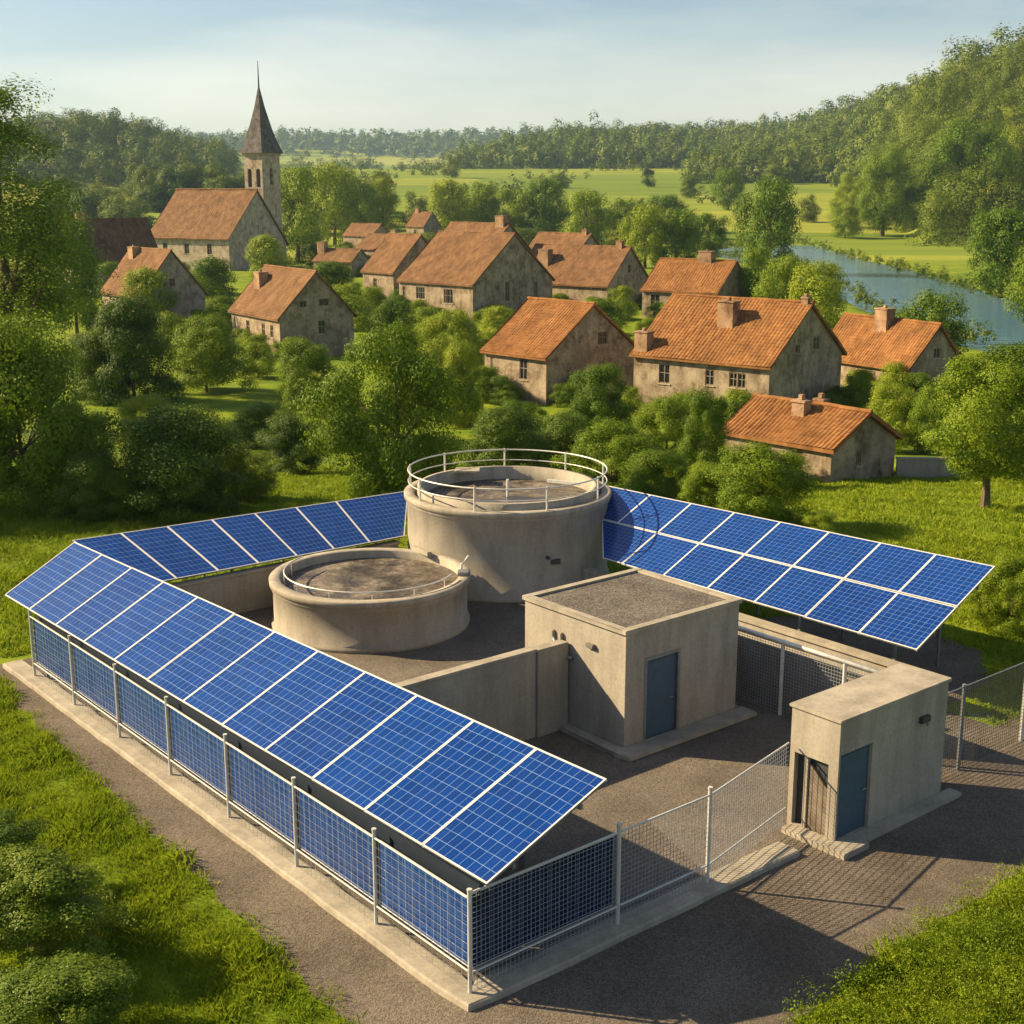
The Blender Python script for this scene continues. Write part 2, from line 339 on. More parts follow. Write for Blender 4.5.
wb = MB(); wp = [(p[0], p[1]) for p in RIVER[:-1]]; cx, cy = np.mean(RIVER[:-1], 0)
n0 = [Vector((x, y, WATER_Z)) for x, y in wp]
pts = []
for i, p in enumerate(n0):                                # the sheet runs a little way under both banks
    a, c = n0[i-1], n0[(i+1) % len(n0)]; t = (c-a).normalized(); nn = Vector((t.y, -t.x, 0)); q = p + nn*7
    if poly_dist(np.array([q.x]), np.array([q.y]), RIVER)[0] < 0: q = p - nn*7
    pts.append(q)
wb.v = [tuple(p) for p in pts]; wb.f = [tuple(t) for t in tessellate_polygon([pts])]
struct(wb.build('river_water', M['water']))

# compound frame: x runs along the short front (b), y along the long side (a)
O = np.array([-.69, 19.83]); VA = np.array([-.636, .771]); VB = np.array([.771, .636]); ROT = math.atan2(.636, .771)
def W(a, b, z=0.0): p = O + VA*a + VB*b; return (float(p[0]), float(p[1]), z)
def lab(x, y): d0, d1 = x-O[0], y-O[1]; return d0*VA[0]+d1*VA[1], d0*VB[0]+d1*VB[1]
def sheet(name, ab, z, material, wob=.12, step=.5):
    pts = []; n = len(ab)
    for i in range(n):
        p, q = np.array(ab[i]), np.array(ab[(i+1) % n]); k = max(1, int(np.hypot(*(q-p))/step)) if wob else 1
        nn = np.array([-(q-p)[1], (q-p)[0]])/max(1e-6, np.hypot(*(q-p)))
        for j in range(k): pts.append(p+(q-p)*j/k + (nn*rnd.uniform(-wob, wob) if j else 0))
    V3 = [Vector(W(a, b_, z)) for a, b_ in pts]; mb = MB(); mb.v = [tuple(p) for p in V3]; mb.f = [tuple(t) for t in tessellate_polygon([V3])]
    return struct(mb.build(name, material))
ROAD = [(21.4, -.75), (19, -.95), (14, -1.25), (10, -1.45), (5, -1.7), (.7, -1.95), (-3, -2.6), (-9, -4.5), (-11, 0), (-6, 2.0), (-4.2, 2.9), (-3.8, 3.7), (-3.55, 6), (-3.5, 10.7), (-3.6, 20), (-4, 40), (.3, 40), (.3, 14), (.3, 5), (.3, .3), (5, .1), (21.0, .1)]
sheet('road', ROAD, .008, M['gravel'], .1)
sheet('yard', [(-.25, -.2), (21.2, -.2), (21.2, 17.2), (-.25, 17.2)], .004, M['yard_gravel'], 0)
sheet('dirt_verge', [(.05, 12.8), (.05, 30), (.75, 30), (.8, 22), (.9, 17), (.6, 12.8)], .012, M['gravel'], .1, .8)
sheet('dirt_patch', [(2.3, 16.6), (2.8, 20.2), (4.2, 22.0), (6.5, 22.6), (9, 21.5), (11.5, 18), (11, 16.6)], .016, M['gravel'], .15, .8)

# ------------------------------------------------------------------ grass (nobody could count it)
ROADP = np.array([W(a, b_)[:2] for a, b_ in ROAD] + [W(*ROAD[0])[:2]])
YARDP = np.array([W(*q)[:2] for q in ((-1.2, -.5), (21.6, -.5), (21.6, 17.2), (.6, 17.2), (.6, 30), (-1.2, 30), (-1.2, -.5))])
VERGEP = np.array([W(*q)[:2] for q in ((2.3, 16.6), (2.8, 20), (4.2, 21.8), (6.5, 22.4), (9, 21.3), (11.5, 18), (11, 16.6), (2.3, 16.6))])
def blades(px, py, hmin, hmax, wd, lean=.45):
    n = len(px); pz = terr(px, py); th = rng.uniform(0, 2*PI, n); h = rng.uniform(hmin, hmax, n)*(.45+.9*((np.sin(px*1.7+py*.9)*np.sin(py*1.3-px*.6)+1)/2)**1.5+.25*np.sin(px*5.1)*np.sin(py*4.3))
    wv = wd*rng.uniform(.6, 1.3, n); lx, ly = rng.normal(0, lean, n)*h, rng.normal(0, lean, n)*h
    a = np.stack([px-np.cos(th)*wv, py-np.sin(th)*wv, pz-.02], 1); c = np.stack([px+np.cos(th)*wv, py+np.sin(th)*wv, pz-.02], 1)
    d = np.stack([px+lx*.4+np.cos(th)*wv*.7, py+ly*.4+np.sin(th)*wv*.7, pz+h*.6], 1); e = np.stack([px+lx, py+ly, pz+h], 1)
    return np.stack([a, c, d, e], 1).reshape(-1, 3)
def scatter(x0, x1, y0, y1, n, road_margin=.05):
    x = rng.uniform(x0, x1, n); y = rng.uniform(y0, y1, n)
    k = (poly_dist(x, y, ROADP) > rng.normal(road_margin, .16, n) + .16*np.sin(x*1.9+y*2.7)*np.sin(x*3.3-y*1.4+1)) & (poly_dist(x, y, YARDP) > .0) & (poly_dist(x, y, VERGEP) > rng.normal(.0, .25, n))
    return x[k], y[k]
parts = []
for args, hs in (((-14, -1.5, 15.5, 40, 330000), (.06, .22, .007)), ((-36, -12, 30, 75, 240000), (.1, .24, .02)), ((-16, 40, 40, 78, 260000), (.1, .22, .022)),
                 ((12, 30, 27, 50, 110000), (.08, .2, .018)), ((3, 17, 14.5, 27, 230000, .1), (.08, .2, .008))):
    x, y = scatter(*args); parts.append(blades(x, y, *hs))
me = arr_mesh('grass', np.concatenate(parts), 4, M['blade']); o = bpy.data.objects.new('grass', me); C.objects.link(o)
o['kind'] = 'stuff'; o['label'] = 'short bright green grass along the gravel path and over the meadow'

# ------------------------------------------------------------------ compound: kerbs, walls, tanks, buildings
def strip(name, pts, prof, material, bevel=.02, st=True):
    """a run of kerb in compound coordinates with a slightly uneven line"""
    mb = MB(); k = len(prof); n = len(pts)
    for (b_, a), (nb, na) in pts:
        jz = rnd.uniform(-.008, .008); jn = rnd.uniform(-.015, .015)
        for off, z in prof: mb.v.append((b_+nb*(off+jn), a+na*(off+jn), z+(jz if z > 0.02 else 0)))
    for i in range(n-1):
        for j in range(k-1): mb.f.append((i*k+j, i*k+j+1, (i+1)*k+j+1, (i+1)*k+j))
    mb.f += [tuple(range(k)), tuple((n-1)*k+j for j in range(k))]
    o = mb.build(name, material); o.location = W(0, 0); o.rotation_euler = (0, 0, ROT); return struct(o) if st else o
kp = [(-.34, 0), (-.33, .1), (-.29, .125), (.2, .13), (.24, .1), (.24, 0)]
strip('kerb', [((0, a), (1, 0)) for a in np.arange(20.9, -.01, -.6)] + [((0, -.02), (.75, .75))] + [((b_, 0), (0, 1)) for b_ in np.arange(.3, 8.3, .6)], kp, M['concrete_light'])

def cthing(name, label, cat, a=0.0, b=0.0, z=0.0, group=None): return thing(name, label, cat, W(a, b, z), ROT, group)
# free-standing retaining wall that runs to the utility building, with its end pier
t = cthing('yard_wall', 'tall plain concrete wall running up to the flat-roofed utility building', 'wall', 7.75, 0)
MB().box(2.6, 7.95, -.11, .11, 0, 2.2).build('wall', M['concrete'], t, .015)
MB().box(2.56, 7.95, -.15, .15, 2.2, 2.28).build('coping', M['concrete_light'], t, .015)
MB().box(7.95, 8.95, -.17, .15, 0, 2.25).build('pier', M['concrete'], t, .02)
t = cthing('low_wall', 'low concrete wall under the dark rear solar row', 'wall', 21.25, 0)
MB().box(1.2, 13.3, -.12, .12, 0, 1.24).build('wall', M['concrete'], t, .015); MB().box(1.15, 13.35, -.17, .17, 1.24, 1.33).build('coping', M['concrete_light'], t, .015)
t = cthing('low_wall', 'low concrete wall under the double solar row beside the meadow', 'wall', 0, 17.0)
MB().box(-.13, .13, 2.2, 15.6, 0, .84).build('wall', M['concrete'], t, .015); MB().box(-.2, .2, 2.15, 15.6, .84, .93).build('coping', M['concrete_light'], t, .015)

def arc(r, z, a0, a1, n=48): return [(r*math.cos(a0+(a1-a0)*i/n), r*math.sin(a0+(a1-a0)*i/n), z) for i in range(n+1)]
def tank(label, x, y, rad_, h, low):
    t = thing('concrete_tank', label, 'tank', (x, y, 0), 0)
    MB().lathe([(rad_-.04, 0), (rad_-.03, .02), (rad_-.02, .12), (rad_-.1, .16), (rad_-.1, h-.34), (rad_-.05, h-.3), (rad_-.05, h-.2)], 128).build('wall', M['concrete'], t, smooth=True)
    iw = rad_-.33
    MB().lathe([(rad_-.05, h-.21), (rad_, h-.19), (rad_+.01, h-.03), (rad_-.02, h), (iw+.02, h), (iw, h-.03), (iw, h-.6)], 128).build('rim', M['concrete_light'], t, smooth=True)
    MB().lathe([(.01, h-.26), (iw, h-.26)], 96).build('sludge', M['sludge'], t)
    return t, iw
t1, iw = tank('low round concrete basin with an open top, the shorter tank', -4.35, 39.9, 3.07, 1.55, True)
rl = MB().tube(arc(iw-.12, 1.72, R(150), R(345)), .022, 6); 
for k in range(7): a = R(165+28*k); rl.tube([((iw-.12)*math.cos(a), (iw-.12)*math.sin(a), z) for z in (1.25, 1.72)], .02, 6)
rl.build('guard_rail', M['rail_metal'], t1)
MB().bar((iw*.62, iw*.72, 1.62), (iw*.42, iw*1.02, 1.62), .16, .14).build('outlet', M['concrete_light'], t1)
MB().tube([(iw+.05, .2, 1.5), (iw+.05, .2, 1.78), (iw+.2, .25, 1.92), (iw+.26, .4, 1.98)], .04, 8).build('pipe', M['rail_metal'], t1)
MB().box(iw-.05, iw+.3, -.35, .1, 1.55, 1.66).build('hatch', M['grey_metal'], t1, .02)
t2, iw = tank('tall round concrete tank ringed by a white guard railing', -.15, 45.3, 3.55, 3.0, False)
MB().lathe([(iw-.12, 2.7), (iw-.12, 3.2), (iw-.28, 3.2), (iw-.3, 2.7)], 96).build('inner_ring', M['concrete_light'], t2, smooth=True)
rg = MB().tube(arc(3.4, 3.74, 0, 2*PI, 72)[:-1], .026, 8, True).tube(arc(3.4, 3.36, 0, 2*PI, 72)[:-1], .018, 6, True).build('railing', M['rail_metal'], t2, smooth=True)
for k in range(9):
    a = R(40*k+12); MB().tube([(3.4*math.cos(a), 3.4*math.sin(a), z) for z in (2.98, 3.78)], .034, 8).build('post', M['rail_metal'], rg)
MB().box(-1.9, -1.0, 1.9, 2.6, 3.15, 3.24).build('hatch', M['concrete_light'], t2, .02)
MB().bar((1.4, 1.2, 3.05), (2.5, .6, 3.05), .1, .1).build('scraper', M['rail_metal'], t2)
MB().tube([(0, 0, 2.7), (0, 0, 3.35)], .05, 8).build('centre_post', M['rail_metal'], t2)
MB().box(1.42, 1.72, -3.2, -2.98, 1.22, 1.36).build('outlet', M['dark_metal'], t2, .01)
MB().tube([(1.2, -3.05, 1.45), (1.35, -3.3, 1.45)], .06, 8).build('pipe', M['dark_metal'], t2)

def rect(x0, x1, z0, z1): return [(x0, z0), (x1, z0), (x1, z1), (x0, z1)]
# utility building: a 5.65..9.3, b 9.0..12.9
t = cthing('utility_building', 'flat-roofed concrete building with a blue door beside the yard wall', 'building', 5.65, 9.0)
WX, WY, HH = 3.95, 3.65, 2.92
mb = MB(); dh = rect(.72, 1.78, .06, 2.12)
mb.wall((0, 0, 0), (1, 0, 0), (0, 0, 1), rect(0, WX, 0, HH), [dh], .12); mb.wall((WX, 0, 0), (0, 1, 0), (0, 0, 1), rect(0, WY, 0, HH), [], .1)
mb.wall((WX, WY, 0), (-1, 0, 0), (0, 0, 1), rect(0, WX, 0, HH), [], .1); mb.wall((0, WY, 0), (0, -1, 0), (0, 0, 1), rect(0, WY, 0, HH), [], .1)
mb.build('wall', M['concrete'], t)
d = MB().box(.72, 1.78, .07, .11, .06, 2.12).box(.78, 1.72, .062, .07, .14, 2.04).build('door', M['door'], t)
MB().tube([(1.62, .05, 1.0), (1.62, .0, 1.0), (1.5, .0, 1.0)], .018, 6).build('handle', M['grey_metal'], d)
MB().box(.64, .72, -.012, .1, .06, 2.2).box(1.78, 1.86, -.012, .1, .06, 2.2).box(.72, 1.78, -.012, .1, 2.12, 2.2).build('door_frame', M['grey_metal'], t)
r_ = MB().box(-.06, WX+.06, -.06, .16, HH, HH+.11).box(-.06, WX+.06, WY-.16, WY+.06, HH, HH+.11).box(-.06, .16, .16, WY-.16, HH, HH+.11).box(WX-.16, WX+.06, .16, WY-.16, HH, HH+.11).build('roof_edge', M['concrete_light'], t, .012)
MB().box(.16, WX-.16, .16, WY-.16, HH-.1, HH+.06).build('roof', M['roof_gravel'], t)
MB().box(-.35, WX+.25, -.55, 0, 0, .12).box(-.35, 0, 0, 1.95, 0, .12).box(WX, WX+.25, 0, 2.4, 0, .1).build('plinth', M['concrete'], t, .03)
for yy in (2.55, 2.25): MB().box(-.09, -.001, yy-.07, yy+.07, 1.55, 2.42).build('duct', M['concrete_light'], t, .02)
MB().tube([(-.05, 2.5, 2.2), (-.2, 2.3, 2.25), (-.16, 2.1, 1.9), (-.05, 1.8, 1.86)], .05, 8).build('pipe', M['grey_metal'], t, smooth=True)
MB().box(-.1, -.001, 1.02, 1.3, 2.3, 2.42).build('wall_bracket', M['concrete_dark'], t, .02)

# gatehouse: a -.52..0.72, b 8.9..12.7
t = cthing('gatehouse', 'small narrow concrete hut with a slate blue door at the road edge', 'building', -.52, 8.95)
WX, WY, HH = 3.75, 1.22, 2.68
mb = MB(); dh = rect(.06, 1.12, .1, 1.98); rc = rect(.12, .98, .12, 1.72)
mb.wall((0, 0, 0), (1, 0, 0), (0, 0, 1), rect(0, WX, 0, HH), [dh], .14); mb.wall((WX, 0, 0), (0, 1, 0), (0, 0, 1), rect(0, WY, 0, HH), [], .1)
mb.wall((WX, WY, 0), (-1, 0, 0), (0, 0, 1), rect(0, WX, 0, HH), [], .1); mb.wall((0, WY, 0), (0, -1, 0), (0, 0, 1), rect(0, WY, 0, HH), [rc], .16)
mb.build('wall', M['concrete'], t)
d = MB().box(.06, 1.12, .08, .13, .1, 1.98).box(.14, 1.04, .068, .08, .2, 1.9).build('door', M['door'], t)
MB().tube([(.97, .06, 1.0), (.97, .01, 1.0), (.86, .01, 1.0)], .018, 6).build('handle', M['grey_metal'], d)
al = MB().box(.13, .16, WY-.98, WY-.12, .12, 1.72).build('alcove_back', M['dark_metal'], t)
MB().hexa([(.05, .28, .12), (.12, .28, .12), (.12, .72, .12), (.05, .72, .12)], [(.05, .28, 1.15), (.12, .28, 1.15), (.12, .72, 1.55), (.05, .72, 1.55)]).build('alcove_door', M['wood'], t)
MB().box(.02, .1, .76, .86, .12, 1.72).build('alcove_post', M['concrete_light'], t, .01)
MB().box(-.05, WX+.05, -.05, WY+.05, HH, HH+.07).build('roof', M['concrete_light'], t, .015)
vt = MB().box(2.72, 3.02, -.1, -.001, 1.98, 2.12).build('vent', M['dark_metal'], t, .01)
MB().box(2.84, 2.9, -.14, -.1, 1.93, 1.98).build('vent_spout', M['grey_metal'], vt)
MB().box(.5, WX+.35, -.32, -.001, 0, .1).box(-.32, .5, -.5, -.001, 0, .14).box(-.32, -.001, -.001, 1.1, 0, .14).build('plinth', M['concrete_light'], t, .008)

# ------------------------------------------------------------------ fences
def wires(mb, ax, p0, p1, z0, z1, sx=.09, sz=.09, th=.0045):
    """a welded mesh sheet of separate wires between two posts; ax: 0 along x, 1 along y"""
    k = max(2, int((p1-p0)/sx)); q = max(2, int((z1-z0)/sz))
    def bx(a0, a1, d0, d1, c0, c1): mb.box(a0, a1, d0, d1, c0, c1) if ax == 0 else mb.box(d0, d1, a0, a1, c0, c1)
    for i in range(1, k): c = p0+(p1-p0)*i/k; bx(c-th, c+th, -.008, -.008+2*th, z0, z1)
    for i in range(q+1): c = z0+(z1-z0)*i/q; bx(p0, p1, -.008-2*th, -.008, c-th, c+th)
    return mb
def pv(name, P, uvs, parent, material, thick=.035, frame_w=.045, frame_name='frame'):
    """one framed panel: corners P (low-left, low-right, top-right, top-left), laminate + raised rim"""
    P = [Vector(p) for p in P]; n = (P[1]-P[0]).cross(P[3]-P[0]).normalized()
    me = bpy.data.meshes.new(name); me.from_pydata([tuple(p) for p in P] + [tuple(p-n*thick) for p in P], [], [(0, 1, 2, 3), (7, 6, 5, 4), (0, 4, 5, 1), (1, 5, 6, 2), (2, 6, 7, 3), (3, 7, 4, 0)])
    uv = me.uv_layers.new(name='UVMap')
    for li, c in zip(range(4), uvs or ((0, 0), (1, 0), (1, 1), (0, 1))): uv.data[li].uv = c
    me.materials.append(material); me.materials.append(M['panel_back'])
    for p in me.polygons[1:]: p.material_index = 1
    o = bpy.data.objects.new(name, me); C.objects.link(o); o.parent = parent
    mb = MB(); c = sum(P, Vector())/4
    for i in range(4):
        a, b_ = P[i], P[(i+1) % 4]; e = (b_-a).normalized(); inn = n.cross(e)*frame_w
        mb.hexa([a-n*thick, b_-n*thick, b_+inn-n*thick, a+inn-n*thick], [a+n*.008, b_+n*.008, b_+inn+n*.008, a+inn+n*.008])
    mb.build(frame_name, M['frame'], o); return o

FA = [0, 2.76, 5.53, 8.29, 11.05, 13.82, 16.58, 19.34]
t = cthing('mesh_fence', 'long white-post mesh fence hung with blue solar panels along the path', 'fence')
for i, a in enumerate(FA):
    MB().tube([(0, a, .1), (0, a, 1.97)], .038, 10).tube([(0, a, 1.97), (0, a, 2.0)], .046, 10).build('post', M['white_metal'], t, smooth=False)
for a0, a1 in zip(FA[:-1], FA[1:]):
    MB().box(.2, .24, a0, a1, 1.6, 2.0).build('gap_shade_board', M['panel_back'], t)  # dark sheet standing in for the shaded void under the array
    MB().tube([(-.01, a0+.05, 1.83), (-.01, a1-.05, 1.83)], .02, 6).build('top_rail', M['white_metal'], t)
    MB().tube([(-.01, a0+.05, .5), (-.01, a1-.05, .5)], .018, 6).build('bottom_rail', M['white_metal'], t)
    wires(MB(), 1, a0+.05, a1-.05, .14, 1.83, .16, .16, .0024).build('wire_mesh', M['wire'], t)
    pv('solar_panel', [(.05, a1-.06, .52), (.05, a0+.06, .52), (.05, a0+.06, 1.81), (.05, a1-.06, 1.81)], None, t, M['cells_fence'], .03, .015)
t = cthing('mesh_fence', 'short front mesh fence between the corner post and the narrow hut', 'fence')
FB = [0, 3.36, 5.73, 8.86]
for b_ in FB[1:3]: MB().tube([(b_, 0, .1), (b_, 0, 2.05)], .04, 10).tube([(b_, 0, 2.05), (b_, 0, 2.09)], .048, 10).build('post', M['white_metal'], t)
for i, (a0, a1) in enumerate(zip(FB[:-1], FB[1:])):
    bay = [('top_rail', 'white_metal', MB().tube([(a0+.05, -.01, 1.93), (a1-.05, -.01, 1.93)], .022, 6)), ('bottom_rail', 'white_metal', MB().tube([(a0+.05, -.01, .48), (a1-.05, -.01, .48)], .02, 6)),
           ('wire_mesh', 'wire', wires(MB(), 0, a0+.05, a1-.05, .14, 1.93, .09, .09, .0038))]
    for nm_, mt_, mb in bay:
        if i == 2: mb.v = [(v[0], v[1]+(v[0]-FB[2])/(FB[3]-FB[2])*.66, v[2]) for v in mb.v]
        mb.build(nm_, M[mt_], t)
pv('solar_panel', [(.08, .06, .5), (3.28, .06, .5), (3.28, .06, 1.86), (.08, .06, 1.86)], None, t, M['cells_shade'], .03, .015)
t = cthing('mesh_fence', 'dark chain-link fence running on from the narrow hut along the road', 'fence', 0, 0)
FC = [12.78, 14.2, 16.9, 19.6, 22.3, 25.0]
for b_ in FC[1:]: MB().tube([(b_, .0, 0), (b_, .0, 2.1)], .05, 10).build('post', M['white_metal' if b_ > 15 else 'grey_metal'], t)
for a0, a1 in zip(FC[:-1], FC[1:]):
    MB().tube([(a0, 0, 2.04), (a1, 0, 2.04)], .018, 6).build('top_rail', M['grey_metal'], t)
    wires(MB(), 0, a0, a1, .05, 2.04, .085, .085, .004).build('wire_mesh', M['dark_metal'], t)
t = cthing('mesh_fence', 'grey mesh fence with a thick pipe rail behind the narrow hut', 'fence', 0, 13.7)
FD = [.9, 2.9, 4.8, 6.7, 9.2]
for a in FD[:-1]: MB().tube([(0, a, 0), (0, a, 2.0)], .05, 10).build('post', M['white_metal'], t)
MB().tube([(0, .7, 1.95), (0, 9.2, 1.95)], .06, 10).build('top_rail', M['rail_metal'], t, smooth=True)
MB().tube([(.14, .7, 1.84), (.14, 9.2, 1.84)], .04, 8).build('pipe', M['rail_metal'], t, smooth=True)
for a0, a1 in zip(FD[:-1], FD[1:]): wires(MB(), 1, a0+.04, a1-.04, .06, 1.9, .085, .085, .0042).build('wire_mesh', M['wire'], t)
MB().box(.55, .6, .9, 9.2, .02, 1.5).build('screen_board', M['concrete_dark'], t)

# ------------------------------------------------------------------ solar arrays
def lerp(p, q, s): return tuple(p[i]+(q[i]-p[i])*s for i in range(3))
def array(label, LL, LR, TR, TL, rows, legs):
    """corners in compound coordinates (b, a, z): low-left, low-right, top-right, top-left; rows: list of panel edges, 1 at the right end"""
    t = cthing('solar_array', label, 'solar panels'); nr_ = len(rows)
    for r, edges in enumerate(rows):
        def pt(s, q, k=None):
            s = s if not isinstance(s, tuple) else s[k]
            return lerp(lerp(LR, LL, s), lerp(TR, TL, s), q)
        for e0, e1 in zip(edges[:-1], edges[1:]):
            q0, q1 = r/nr_+(.003 if r else 0), (r+1)/nr_-(.003 if r < nr_-1 else 0)
            dz = rnd.uniform(-.006, .006); P = [pt(e1, q0, 0), pt(e0, q0, 0), pt(e0, q1, 1), pt(e1, q1, 1)]
            wref = edges[2]-edges[1]; base = (e0 if not isinstance(e0, tuple) else e1-wref); uu = lambda e, k: 1-((e[k] if isinstance(e, tuple) else e)-base)/wref
            pv('solar_panel', [(p[0], p[1], p[2]+dz) for p in P], ((uu(e1, 0), 0), (uu(e0, 0), 0), (uu(e0, 1), 1), (uu(e1, 1), 1)), t, M['cells'], .04, .034)
    for q in (.22, .78):
        e = rows[0 if q < .5 else -1][-1]; e = e[0] if isinstance(e, tuple) else e; a, b_ = lerp(lerp(LR, LL, e), lerp(TR, TL, e), q), lerp(LR, TR, q); MB().bar((a[0], a[1], a[2]-.11), (b_[0], b_[1], b_[2]-.11), .06, .1).build('beam', M['grey_metal'], t)
    for i in range(legs):
        s = (rows[0][-1][0] if isinstance(rows[0][-1], tuple) else rows[0][-1])*(i+.35)/(legs-.3)
        for q in (.2, .8):
            p = lerp(lerp(LR, LL, s), lerp(TR, TL, s), q); MB().box(p[0]-.04, p[0]+.04, p[1]-.04, p[1]+.04, 0, p[2]-.15).build('leg', M['grey_metal'], t)
    return t
ev = lambda n, e=1.0: [e*i/n for i in range(n+1)]
array('long single row of twelve bright blue solar panels above the panelled fence', (-.14, 20.8, 2.1), (.2, -.2, 2.1), (2.86, -.18, 3.15), (1.95, 20.8, 3.27), [ev(12)], 5)
array('dark shaded single row of solar panels behind the low basin', (3.8, 21.25, 1.5), (13.5, 21.05, 1.5), (14.0, 23.6, 2.4), (3.3, 24.5, 2.36), [[(0, -.13)] + ev(7)[1:]], 4)
array('double row of sunlit solar panels tilted beside the meadow', (16.75, 17.4, 1.5), (16.9, 3.05, 1.5), (20.75, 3.3, 2.98), (19.75, 17.4, 2.98), [[0, .125, .25, .375, .5, .625, .75, (.81, .925)], [0, .125, .25, .375, .5, .625, .75, .875, (.925, 1.02)]], 4)

# ------------------------------------------------------------------ houses
def slope(mb, x_e, z_e, x_r, z_r, y0, y1, rib, course, amp=.065):
    """one roof slope of barrel tiles, eave line to ridge line, running along y"""
    run = math.hypot(x_r-x_e, z_r-z_e); nx, nz = -(z_r-z_e)/run, (x_r-x_e)/run
    if nz < 0: nx, nz = -nx, -nz
    nt_ = max(4, int(run/course)); ny = max(8, int((y1-y0)/rib)*4); ph = rnd.uniform(0, 6); base = len(mb.v); rows = []
    for i in range(nt_):
        for t_, h in ((i/nt_, .022), ((i+1)/nt_, 0.0)):
            row = []
            for j in range(ny+1):
                y = y0+(y1-y0)*j/ny; k = amp*abs(math.cos(PI*y/rib)) + h + .05*math.sin(y*.7+ph)*math.sin(t_*3+ph) + .012*math.sin(i*7.3+math.floor(y/rib)*3.1)
                sag = -.07*math.sin(PI*t_)*(1+math.sin(y*.35+ph))*.5
                row.append(len(mb.v)); mb.v.append((x_e+(x_r-x_e)*t_+nx*(k+sag), y, z_e+(z_r-z_e)*t_+nz*(k+sag)))
            rows.append(row)
    for r0, r1 in zip(rows[:-1], rows[1:]):
        for j in range(ny): mb.f.append((r0[j], r0[j+1], r1[j+1], r1[j]))
    d = .16                                                # underside and edges
    for yy in (y0, y1): mb.quad((x_e, yy, z_e-d), (x_r, yy, z_r-d), (x_r+nx*.05, yy, z_r+.06), (x_e+nx*.05, yy, z_e+.06))
    mb.quad((x_e, y0, z_e-d), (x_e, y1, z_e-d), (x_r, y1, z_r-d), (x_r, y0, z_r-d)); mb.quad((x_e, y0, z_e-d), (x_e, y1, z_e-d), (x_e, y1, z_e+.06), (x_e, y0, z_e+.06))
def window(parent, o, ux, uy, x, z, wd, ht, n, depth=.14):
    o, ux, uy, n = Vector(o), Vector(ux), Vector(uy), Vector(n); mb = MB(); c = o + ux*x + uy*z - n*depth*.55
    def bar(a0, a1, b0, b1):
        lo = [c+ux*a0+uy*b0, c+ux*a1+uy*b0, c+ux*a1+uy*b1, c+ux*a0+uy*b1]; mb.hexa([p-n*.05 for p in lo], [p+n*.03 for p in lo])
    f = .09; bar(-wd/2, wd/2, -ht/2, -ht/2+f); bar(-wd/2, wd/2, ht/2-f, ht/2); bar(-wd/2, -wd/2+f, -ht/2+f, ht/2-f); bar(wd/2-f, wd/2, -ht/2+f, ht/2-f)
    bar(-.035, .035, -ht/2+f, ht/2-f)
    if ht > .9: bar(-wd/2+f, -.035, .05, .11); bar(.035, wd/2-f, .05, .11)
    wo = mb.build('window', M['window_frame'], parent)
    pm = MB(); q = [c-n*.03+ux*a+uy*b_ for a, b_ in ((-wd/2, -ht/2), (wd/2, -ht/2), (wd/2, ht/2), (-wd/2, ht/2))]; pm.quad(*q); pm.build('pane', M['pane'], wo)
    sm = MB(); lo = [o+ux*(x+a)+uy*(z-ht/2-.1) for a in (-wd/2-.08, wd/2+.08)]
    sm.hexa([lo[0]-n*.1, lo[1]-n*.1, lo[1]+n*.08, lo[0]+n*.08], [p+uy*.09 for p in (lo[0]-n*.1, lo[1]-n*.1, lo[1]+n*.08, lo[0]+n*.08)]); sm.build('sill', M['stone'], wo)
